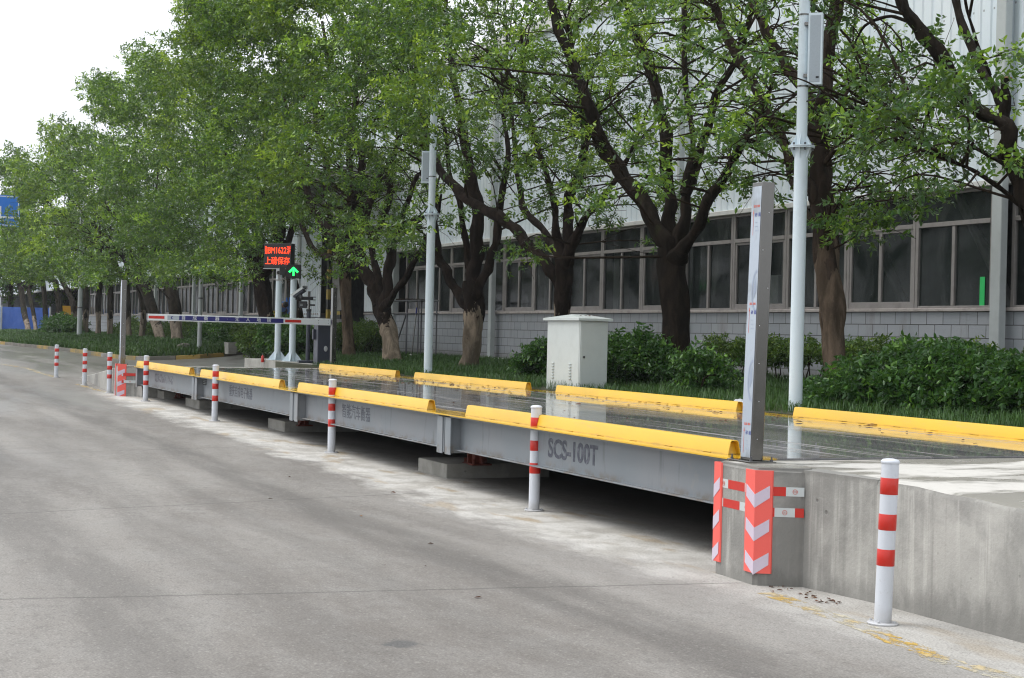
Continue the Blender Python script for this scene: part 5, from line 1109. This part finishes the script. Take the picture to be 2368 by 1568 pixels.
mb.add(v, [(0, 3, 2, 1), (0, 1, 5, 4), (1, 2, 6, 5), (2, 3, 7, 6), (3, 0, 4, 7), (4, 5, 8), (5, 6, 9, 8), (6, 7, 9), (7, 4, 8, 9)]); mb.build('lid', 'cabinet', tc)
pts = [(pb_[0] - rng.uniform(.05, .3), 10.72 + rng.uniform(.1, .3), .8 + hc + .075) for _ in range(7)]; fallen('fallen_leaves', pts, .09, 'small heap of brown leaves on top of the control cabinet')
# plastic bag
bm = bmesh.new(); bmesh.ops.create_icosphere(bm, subdivisions=3, radius=.09)
for v_ in bm.verts: v_.co *= 1 + .25 * math.sin(v_.co.x * 60 + v_.co.z * 40) + .2 * random.random(); v_.co.z *= .7
me = bpy.data.meshes.new('plastic_bag'); bm.to_mesh(me); bm.free(); me.materials.append(M['bag']); o_ = bpy.data.objects.new('plastic_bag', me); COL.objects.link(o_); P = ony(1713, 938, 10.6); o_.location = (P[0], 10.58, .86); tag(o_, 'crumpled white plastic bag at the end of the yellow rail near the steel post', 'bag')

# ---------------------------------------------------------------- far lamp posts
for px, py, Y, w, lab, zt in ((183, 790, 12.4, 12, 'far pale lamp post left of the left steel post', 7.5), (461, 799, 13.0, 10.5, 'thin grey lamp post among the far trunks', 6.5)):
    P = ony(px, py, Y); r_ = w * ((P - CO) @ CF) / FPX / 2; t = thing('lamp_post', lab, 'lamp post', (P[0], Y, P[2] - .1), 0, 'pale lamp posts in the verge'); MB().lathe([(r_, 0), (r_ * .9, 1.85)], 20).build('lower_tube', 'pipe', t, smooth=40); MB().lathe([(r_ * .88, 1.85), (r_ * .75, zt)], 20).build('upper_tube', 'pipe', t, smooth=40); MB().lathe([(r_ * 1.04, 1.8), (r_ * 1.04, 1.86)], 20).build('band', 'steel_dark', t, smooth=40)

# ---------------------------------------------------------------- factory building
WY = 17.0; fb = thing('factory_building', 'long factory hall with pale corrugated cladding over a ribbon of windows and a tiled plinth', 'building', (0, WY, 0))
ZS, ZW, ZT = 2.20, 4.17, 9.5
def Wb(mb): mb.v = [(a, b - WY, c) for a, b, c in mb.v]; return mb
def wallseg(x0, x1, nm='plinth_wall'):
    o_ = Wb(MB().box(x0, x1, WY, WY + .2, .6, ZS)).build(nm, 'tiles', fb); o_.data.transform(Matrix.Translation((0, WY, 0))); o_.location = (0, -WY, 0)
    Wb(MB().bbox(x0, x1, WY - .05, WY + .2, ZS + .002, ZS + .06, .008)).build('window_ledge', 'ledge', fb)
wallseg(-52.6, -8); wallseg(-170, -57.9)
def cladding(x0, x1, z0, z1, y, nm='cladding', p=.25, d=.022):
    v = []; f = []; x = x0; k = 0
    while x < x1:
        for dx, yy_ in ((0, 0), (.13, 0), (.155, -d), (.225, -d)):
            xx = min(x + dx * p / .25, x1); v += [(xx, y + yy_, z0), (xx, y + yy_, z1)]
        x += p
    v += [(x1, y, z0), (x1, y, z1)]; n_ = len(v) // 2; f = [(2 * i, 2 * i + 2, 2 * i + 3, 2 * i + 1) for i in range(n_ - 1)]; mb = MB().add(v, f); return Wb(mb).build(nm, 'clad', fb, fix=False)
cladding(-49.6, -6, ZW + .10, ZT, WY - .02); cladding(-170, -60.7, ZW + .10, ZT, WY - .02); cladding(-60.7, -49.62, 6.3, ZT, WY - .021)
cladding(-60.6, -57.7, 2.12, 6.2, WY - .03); cladding(-52.6, -49.7, 2.3, 6.2, WY - .03)
for x0, x1 in ((-49.6, -6), (-170, -60.7)): Wb(MB().bbox(x0, x1, WY - .10, WY + .1, ZW, ZW + .098, .01)).build('drip_sill', 'cream', fb); 
Wb(MB().box(-170, -6, WY + .0, WY + 24, ZT + .01, ZT + .2)).build('roof', 'cream', fb); Wb(MB().bbox(-170, -6, WY - .16, WY - .0, ZT - .15, ZT + .22, .01)).build('gutter', 'cream', fb)
Wb(MB().box(-170, -5.9, WY + 24, WY + 24.2, 0, ZT)).build('rear_wall', 'interior', fb); Wb(MB().box(-5.9, -5.7, WY, WY + 24, 0, ZT)).build('end_wall', 'tiles', fb); Wb(MB().box(-170.2, -170, WY, WY + 24, 0, ZT)).build('end_wall', 'tiles', fb)
Wb(MB().box(-170, -6, WY + .3, WY + 23.9, .6, .9)).build('inner_floor', 'interior', fb); Wb(MB().box(-52.0, -6, WY + 6, WY + 6.1, .9, 9.4)).build('partition', 'interior', fb); Wb(MB().box(-170, -58, WY + 6, WY + 6.1, .9, 9.4)).build('partition', 'interior', fb)
# windows
def window(x0, x1, kind):
    mb = MB(); y0_, y1_ = WY + .0, WY + .07; zb = ZS + .062; zt = ZW - .002; tz = 3.60
    mb.bbox(x0, x0 + .075, y0_, y1_, zb, zt, .004); mb.bbox(x1 - .0745, x1, y0_, y1_, zb, zt, .004); mb.bbox(x0 + .0755, x1 - .0755, y0_ + .002, y1_, zt - .05, zt, .004)
    mb.bbox(x0 + .0755, x1 - .0755, y0_ - .006, y1_, tz, tz + .075, .004); xm = (x0 + x1) / 2
    if kind:
        mb.bbox(x0 + .0755, x1 - .0755, y0_ + .01, y1_ - .004, zb, zb + .11, .004); mb.bbox(xm - .04, xm + .04, y0_ + .008, y1_ - .002, zb + .111, tz - .001, .004); mb.bbox(x0 + .0755, x0 + .13, y0_ + .012, y1_ - .004, zb + .111, tz - .051, .004); mb.bbox(x1 - .13, x1 - .0755, y0_ + .012, y1_ - .004, zb + .111, tz - .051, .004); mb.bbox(x0 + .0755, x1 - .0755, y0_ + .014, y1_ - .006, tz - .05, tz - .002, .004)
    else: mb.bbox(x0 + .0755, x1 - .0755, y0_ + .01, y1_ - .004, zb, zb + .035, .004); mb.bbox(xm - .038, xm + .038, y0_ + .004, y1_ - .002, zb + .036, tz - .001, .004)
    w_ = Wb(mb).build('window', 'frame', fb)
    Wb(MB().add([(x0 + .02, WY + .045, zb), (x1 - .02, WY + .045, zb), (x1 - .02, WY + .045, zt), (x0 + .02, WY + .045, zt)], [(0, 1, 2, 3)])).build('pane', 'glass', w_)
x = -20.36; k = 0
Wb(MB()).v
edges = [-10.4, -12.38, -14.36, -16.34, -18.32, -20.30]
for a, b in zip(edges[1:], edges[:-1]): window(a, b - .012, k % 2); k += 1
x = -20.72; k = 0
for i in range(14):
    w_ = 1.985; window(x - w_, x - .012, i % 2); x -= w_
x = -60.8
for i in range(26): window(x - 1.985, x - .012, (i + 1) % 2); x -= 1.985
# downpipes
def dpipe(px, w, lab=None, top=ZT - .2):
    Wb(MB().bbox(px - w / 2, px + w / 2, WY - .24, WY - .105, .88, top, .01)).build('downpipe', 'pipe', fb)
Pd = ony(2309, 600, 16.83); dpipe(float(Pd[0]), .23);  dpipe(-40.96, .20); dpipe(-30.6, .10); dpipe(-69.3, .30); dpipe(-78.8, .3); dpipe(-88.5, .3); dpipe(-98, .3)
# gateway
Wb(MB().box(-56.6, -55.3, WY + .05, WY + .12, .9, 6.0)).build('sliding_door', 'greypanel', fb); Wb(MB().bbox(-60.7, -60.4, WY - .1, WY + .1, .9, 6.2, .01)).build('gate_column', 'pipe', fb); Wb(MB().bbox(-49.75, -49.42, WY - .1, WY + .1, .9, 6.2, .01)).build('gate_column', 'pipe', fb)
Wb(MB().bbox(-61.6, -49.0, WY - 2.0, WY - .2, 6.45, 6.75, .02)).build('canopy', 'greypanel', fb); Wb(MB().box(-61.4, -49.2, WY - .2, WY + .1, 6.2, 6.44)).build('lintel', 'greypanel', fb); Wb(MB().bbox(-57.9, -49.9, WY - .08, WY - .0, 2.10, 2.2, .01)).build('gate_ledge', 'cream', fb) if False else None
mb = MB(); zc_ = 1.0
for k in range(14): mb.box(-56.95, -56.72, WY - .06, WY + .04, .95 + k * .36, .95 + (k + 1) * .36, k % 2)
Wb(mb).build('striped_jamb', ['stripeblack', 'stripeyellow'], fb)
Wb(MB().box(-61, -49, WY + 5, WY + 5.1, .9, 6.2)).build('gate_back', 'stripeblack', fb)
Wb(MB().box(-56.55, -55.35, WY - .02, WY + .04, 2.05, 2.35, 0).box(-56.55, -55.35, WY - .024, WY + .044, 2.2, 2.32, 1)).build('door_stripe', ['stripeblack', 'stripeyellow'], fb)
# things behind the glass
t = thing('electric_cabinet', 'beige electrical cabinet seen through the window left of the nearest steel post', 'cabinet', (-28.75, WY + .55, .9)); MB().bbox(-.36, .36, -.2, .2, .6, 2.05, .01).bbox(-.33, .33, -.21, -.2, .65, 2.0, .003).build('body', 'cream', t); MB().box(-.08, .08, -.215, -.2105, 1.45, 1.6).build('meter_window', 'black', t); t.location = (-27.95, WY + .6, .9); MB().bbox(-.3, .3, -.18, .18, 0, .6, .01).build('plinth', 'steel_dark', t)
P = ony(2268, 678, WY); mb = MB().box(-.06, .06, -.003, .003, -.35, .22); o_ = mb.build('sticker_strip', 'green', fb); o_.location = (P[0] - .02, .036, P[2] + .04)
for x0 in (-24.2, -27.2): Wb(MB().tube(np.array([(x0, WY + 2, 4.4), (x0 + 2.6, WY + 2, 1.0)]), .09, 8)).build('inner_brace', 'greypanel', fb)
for x0 in (-22.0, -30.0, -38.0): Wb(MB().box(x0, x0 + .3, WY + 2, WY + 2.3, .9, 9)).build('inner_column', 'cream', fb)
# pipe lying along the wall foot
P = [ony(1190, 833, 16.5), ony(1524, 861, 16.6)]; q = [(-41, 16.6, 1.0), (-34, 16.55, .96), (-28, 16.5, .96), (-22.5, 16.4, .96), (-14, 16.3, .96)]
tag(MB().tube(spath(q, 4), .035, 10).build('drain_pipe', 'pvc', smooth=60), 'white plastic pipe lying along the foot of the tiled wall', 'pipe')

# rack by the wall
P = ony(965, 700, 15.9); t = thing('steel_rack', 'rusty scaffold rack with junk boards beside the leaning pale trunk', 'rack', (P[0], 15.9, .92)); zr = ony(965, 697, 15.9)[2] - .92; z2 = ony(965, 726, 15.9)[2] - .92
mb = MB()
for dx, dy_ in ((-.9, 0), (.35, 0), (.55, -.5), (-1.0, -.5), (1.5, -.5), (1.6, 0)): mb.tube(np.array([(dx, dy_, 0), (dx, dy_, zr)]), .022, 8)
for z_ in (zr, z2): mb.tube(np.array([(-1.1, -.5, z_), (1.7, -.5, z_)]), .022, 8); mb.tube(np.array([(-1.0, 0, z_), (1.7, 0, z_)]), .022, 8)
mb.tube(np.array([(-.5, -.5, .15), (.5, -.5, z2)]), .02, 8); mb.build('tube_frame', 'steel_dark', t, smooth=60); MB().bbox(-.6, .2, -.45, .05, zr + .03, zr + .07, .01).bbox(.0, .7, -.5, .0, zr + .03, zr + .05, .01).build('board', 'twig', t)
P = ony(944, 750, 15.2); t = thing('mop', 'steel-handled mop leaning on the scaffold rack', 'mop', (P[0], 15.3, .92)); MB().tube(np.array([(.05, 0, .12), (.12, .08, 1.25)]), .017, 8).build('handle', 'inox', t, smooth=60); MB().tube(np.array([(.12, .08, 1.25), (.13, .09, 1.42)]), .02, 8).build('grip', 'blueprint', t, smooth=60); MB().lathe([(.11, 0), (.08, .08), (.02, .13)], 12).build('head', 'cream', t, smooth=60)
# planters
for px, py, w, lab in ((533, 812, .17, 'broken square concrete planter on the grass left of the sign pole'), (593, 805, .24, 'grey concrete planter half hidden by shrubs beside the loading platform')):
    Y = 13.3 if px < 560 else 14.2; P = ony(px, py, Y); w *= 1.0; h = .40 if w < .2 else .5; t = thing('planter', lab, 'planter', (P[0], Y, P[2] - .1), .2, 'concrete planters'); mb = MB(); o1 = [(-w, -w), (w, -w), (w, w), (-w, w)]; i1 = [(-w + .035, -w + .035), (w - .035, -w + .035), (w - .035, w - .06), (-w + .035, w - .06)]
    s_ = .86; v = [(a * s_, b * s_, 0) for a, b in o1] + [(a, b, h + rng.uniform(-.03, .03)) for a, b in o1] + [(a, b, h - .01) for a, b in i1] + [(a, b, h - .12) for a, b in i1]; f = [(0, 3, 2, 1)] + [(i, (i + 1) % 4, (i + 1) % 4 + 4, i + 4) for i in range(4)] + [(i + 4, (i + 1) % 4 + 4, (i + 1) % 4 + 8, i + 8) for i in range(4)] + [(i + 8, (i + 1) % 4 + 8, (i + 1) % 4 + 12, i + 12) for i in range(4)]
    mb.add(v, f); mb.build('box', 'pad', t); MB().box(-w + .035, w - .035, -w + .035, w - .035, h - .16, h - .121).build('soil', 'soil', t)
# stone by the grass
P = ony(426, 800, 12.6); bm = bmesh.new(); bmesh.ops.create_icosphere(bm, subdivisions=3, radius=.27)
for v_ in bm.verts: v_.co *= 1 + .2 * math.sin(v_.co.x * 9) * math.cos(v_.co.y * 7); v_.co.z *= .45
me = bpy.data.meshes.new('rock'); bm.to_mesh(me); bm.free(); me.materials.append(M['kerb_grey']); o_ = bpy.data.objects.new('rock', me); COL.objects.link(o_); o_.location = (P[0], 12.6, .92); tag(o_, 'low brown rock in the grass just left of the thin grey lamp post', 'rock')
# loading platform, rail, yellow frames, worker
P = ony(625, 770, 15.6); px_ = P[0]; t = thing('loading_platform', 'small concrete platform with a pipe railing beside the gateway', 'platform', (px_, 15.6, .9)); zp_ = max(.4, ony(625, 768, 15.6)[2] - .9)
MB().bbox(-2.0, 3.2, -.6, .9, zp_ - .3, zp_, .02).build('slab', 'conc', t); MB().bbox(-1.6, 2.9, -.4, .8, -.2, zp_ - .3, .02).build('base', 'conc', t); mb = MB()
for x_ in (-2.0, -.8, .4): mb.tube(np.array([(x_, -.55, zp_), (x_, -.55, zp_ + .55)]), .025, 8)
mb.tube(np.array([(-2.0, -.55, zp_ + .55), (.4, -.55, zp_ + .55)]), .025, 8).build('railing', 'steel_dark', t, smooth=60)
for k, dx in enumerate((-1.5, -.7, .1)):
    t = thing('yellow_trestle', ['yellow steel trestle at the left end of the loading platform', 'yellow steel trestle in the middle behind the railing', 'yellow steel trestle nearest the stout black-topped trunk'][k], 'trestle', (px_ + dx, 15.75, .9 + zp_), 0, 'yellow trestles on the loading platform'); MB().tube(np.array([(-.3, 0, 0), (0, 0, .75)]), .05, 8).tube(np.array([(.3, 0, 0), (0, 0, .75)]), .05, 8).build('leg', 'yellow', t, smooth=60); MB().tube(np.array([(0, -.25, .75), (0, .3, .75)]), .045, 8).build('crossbar', 'yellow', t, smooth=60)
t = thing('step_ladder', 'blue step ladder on the platform left of the stout trunk', 'ladder', (px_ + .1, 16.2, .9 + zp_)); mb = MB()
for s_ in (-.22, .22): mb.tube(np.array([(s_ - .3, 0, 0), (s_ + .1, 0, 1.3)]), .025, 6); mb.tube(np.array([(s_ + .5, 0, 0), (s_ + .1, 0, 1.3)]), .02, 6)
mb.build('rail', 'bluesign', t, smooth=60); MB().box(-.3, .3, -.03, .03, .4, .43).box(-.2, .4, -.03, .03, .8, .83).build('step', 'bluesign', t)
# worker bending over behind the sign posts
P = ony(652, 726, 15.9); wp = thing('person', 'worker in a blue shirt bending down on the platform, half hidden by the sign post', 'person', (P[0], 15.9, .9 + zp_ - .02))
zt_ = P[2] - (.9 + zp_)
def skinned(name, verts, edges, rad, mat, parent, root=0):
    me = bpy.data.meshes.new(name); me.from_pydata(verts, edges, []); o_ = bpy.data.objects.new(name, me); COL.objects.link(o_); o_.parent = parent; m_ = o_.modifiers.new('skin', 'SKIN'); sv = me.skin_vertices[0].data
    for i, r_ in enumerate(rad): sv[i].radius = (r_, r_)
    sv[root].use_root = True; m_.use_smooth_shade = True; s_ = o_.modifiers.new('sub', 'SUBSURF'); s_.levels = s_.render_levels = 2; me.materials.append(M[mat]); bpy.context.view_layer.update()
    me2 = bpy.data.meshes.new_from_object(o_.evaluated_get(bpy.context.evaluated_depsgraph_get())); o_.modifiers.clear(); o_.data = me2; return o_
hp = .82; bv = [(0, 0, hp), (.12, -.02, hp + .12), (.28, -.05, hp + .22), (.42, -.05, hp + .25), (.52, -.05, hp + .22), (.60, -.05, hp + .2), (.70, -.05, hp + .16),
      (-.02, -.10, hp - .05), (.06, -.13, .45), (0, -.13, .08), (.14, -.13, .03), (-.02, .10, hp - .05), (.06, .10, .45), (0, .12, .08), (.14, .12, .03),
      (.42, -.20, hp + .18), (.46, -.24, hp - .08), (.58, -.22, hp - .28), (.42, .12, hp + .18), (.46, .16, hp - .08), (.58, .12, hp - .28)]
be = [(0, 1), (1, 2), (2, 3), (3, 4), (4, 5), (5, 6), (0, 7), (7, 8), (8, 9), (9, 10), (0, 11), (11, 12), (12, 13), (13, 14), (3, 15), (15, 16), (16, 17), (3, 18), (18, 19), (19, 20)]
br_ = [.13, .13, .14, .13, .06, .09, .08, .09, .065, .045, .04, .09, .065, .045, .04, .055, .042, .032, .055, .042, .032]
skinned('body', bv, be, br_, 'skin', wp)
skinned('shirt', [bv[0], bv[1], bv[2], bv[3], (.45, -.05, hp + .245), bv[15], bv[16], bv[18], bv[19]], [(0, 1), (1, 2), (2, 3), (3, 4), (3, 5), (5, 6), (3, 7), (7, 8)], [.145, .148, .158, .148, .09, .07, .055, .07, .055], 'shirt', wp)
skinned('trousers', [(0, 0, hp - .02), bv[7], bv[8], bv[9], bv[11], bv[12], bv[13]], [(0, 1), (1, 2), (2, 3), (0, 4), (4, 5), (5, 6)], [.148, .105, .08, .06, .105, .08, .06], 'trousers', wp)
mb = MB().lathe([(.02, -.11), (.095, -.05), (.108, .02), (.09, .08), (.03, .11)], 16, (.65, -.05, hp + .22)); mb.build('hair', 'hair', wp, smooth=60)

# ---------------------------------------------------------------- far end: tarpaulin fence, yellow board, road sign, distant trees
def tarp(label, y0, y1, X, zb, zt, cat='fence'):
    t = thing('tarpaulin_fence', label, cat, (X, (y0 + y1) / 2, zb)); n_ = 40; v = []; f = []
    for i in range(n_ + 1):
        y_ = y0 + (y1 - y0) * i / n_
        for j in range(7): v.append((.12 * sin(i * 1.1 + j * .4) + rng.normal(0, .03), y_ - (y0 + y1) / 2, .75 + (zt - zb - .75) * j / 6))
    for i in range(n_):
        for j in range(6): a = i * 7 + j; f.append((a, a + 7, a + 8, a + 1))
    MB().add(v, f).build('blue_sheet', 'tarp', t, smooth=80); v = []
    for i in range(n_ + 1):
        for j in range(3): v.append((.1 * sin(i * .7 + j) - .05, y0 + (y1 - y0) * i / n_ - (y0 + y1) / 2, .78 * j / 2))
    MB().add(v, [(i * 3 + j, i * 3 + j + 3, i * 3 + j + 4, i * 3 + j + 1) for i in range(n_) for j in range(2)]).build('white_skirt', 'cream', t, smooth=80)
    mb = MB()
    for y_ in np.linspace(y0, y1, 8): mb.tube(np.array([(.3, y_ - (y0 + y1) / 2, 0), (.3, y_ - (y0 + y1) / 2, zt - zb + .1)]), .07, 8)
    mb.build('support_pole', 'pipe', t, smooth=60)
tarp('bright blue tarpaulin fence closing off the far end of the road', 4, 16.4, -128, .2, 2.8)
P = onx(158, 758, -119.0); t = thing('hoarding_board', 'bright yellow board behind the far trunks', 'board', (-119, P[1], .9)); MB().bbox(-.05, .05, -.75, .55, .1, 2.0, .01).build('panel', 'orange', t); MB().box(-.08, -.05, -.7, -.6, -.1, 2).box(-.08, -.05, .4, .5, -.1, 2).build('post', 'steel_dark', t)
P0_ = onx(40, 525, -92); P1_ = onx(0, 455, -92); t = thing('road_sign', 'blue direction sign with white lines, partly behind leaves at the left edge', 'road sign', (-92, 0, 0)); ya, yb, za, zb_ = P0_[1] - 4.6, P0_[1] + .1, P0_[2], P1_[2] + .1
MB().bbox(-.04, .04, ya, yb, za, zb_, .01).build('panel', 'bluesign', t); zh = onx(10, 503, -92)[2]; yv = onx(1, 500, -92)[1]
MB().box(.041, .045, ya + .05, yb - .05, za + .05, za + .09).box(.041, .045, ya + .05, yb - .05, zb_ - .09, zb_ - .05).box(.041, .045, yb - .09, yb - .05, za + .09, zb_ - .09).box(.041, .045, yv, yv + 1.0, zh - .04, zh + .06).box(.0455, .047, yv - .06, yv + .03, za + .25, zh + .6).build('white_lines', 'signwhite', t)
MB().tube(np.array([(-.15, ya + 1, 0), (-.15, ya + 1, zb_)]), .12, 12).tube(np.array([(-.15, yb - 3.0, za + .4), (-.15, ya + 1, za + .4)]), .08, 12).build('mast', 'pipe', t, smooth=60)
for k, (x_, y_, h_, lab) in enumerate(((-138, 14.5, 12.0, 'hazy tree beyond the blue fence, tallest one at the left edge'), (-150, 8, 9.5, 'low hazy tree behind the blue fence near the frame edge'), (-146, 20, 10.5, 'hazy tree behind the yellow board'))):
    t = thing('distant_tree', lab, 'tree', (x_, y_, .3), 0, 'hazy trees beyond the fence'); C = []
    for _ in range(150): q = rng.normal(0, 1, 3); q /= np.linalg.norm(q); q *= rng.random() ** .4; C.append((q[0] * 3.6, q[1] * 3.6, h_ * .62 + q[2] * h_ * .36))
    leaf_object('crown', C, rng.uniform(.6, 1.0, 150), 64, .36, 'leaf', t, .4, .75); mb = MB(); mb.tube(spath([(0, 0, 0), (.1, .1, h_ * .3), (-.1, 0, h_ * .6)], 4), np.linspace(.28, .12, 9), 10)
    for _ in range(7): e = C[int(rng.integers(150))]; mb.tube(spath([(0, .05, h_ * .35), (e[0] * .5, e[1] * .5, (h_ * .35 + e[2]) / 2 + .3), e], 3), np.linspace(.12, .03, 7), 6)
    mb.build('trunk', 'bark_far', t, smooth=60, fix=False)
bpy.context.view_layer.update()
# ---------------------------------------------------------------- thin haze
hm = bpy.data.materials.new('haze'); hm.use_nodes = True; hm.node_tree.nodes.clear(); ho = hm.node_tree.nodes.new('ShaderNodeOutputMaterial'); pv = hm.node_tree.nodes.new('ShaderNodeVolumePrincipled')
pv.inputs['Color'].default_value = (.86, .9, .95, 1); pv.inputs['Density'].default_value = .00025; pv.inputs['Anisotropy'].default_value = .3; hm.node_tree.links.new(pv.outputs[0], ho.inputs['Volume'])
M['haze'] = hm; MB().box(-300, 40, -90, 90, -1.4, 16).build('haze', 'haze')['kind'] = 'stuff'
SC.cycles.volume_bounces = 1; SC.cycles.volume_step_rate = 5; SC.cycles.volume_max_steps = 64
bpy.context.view_layer.update()
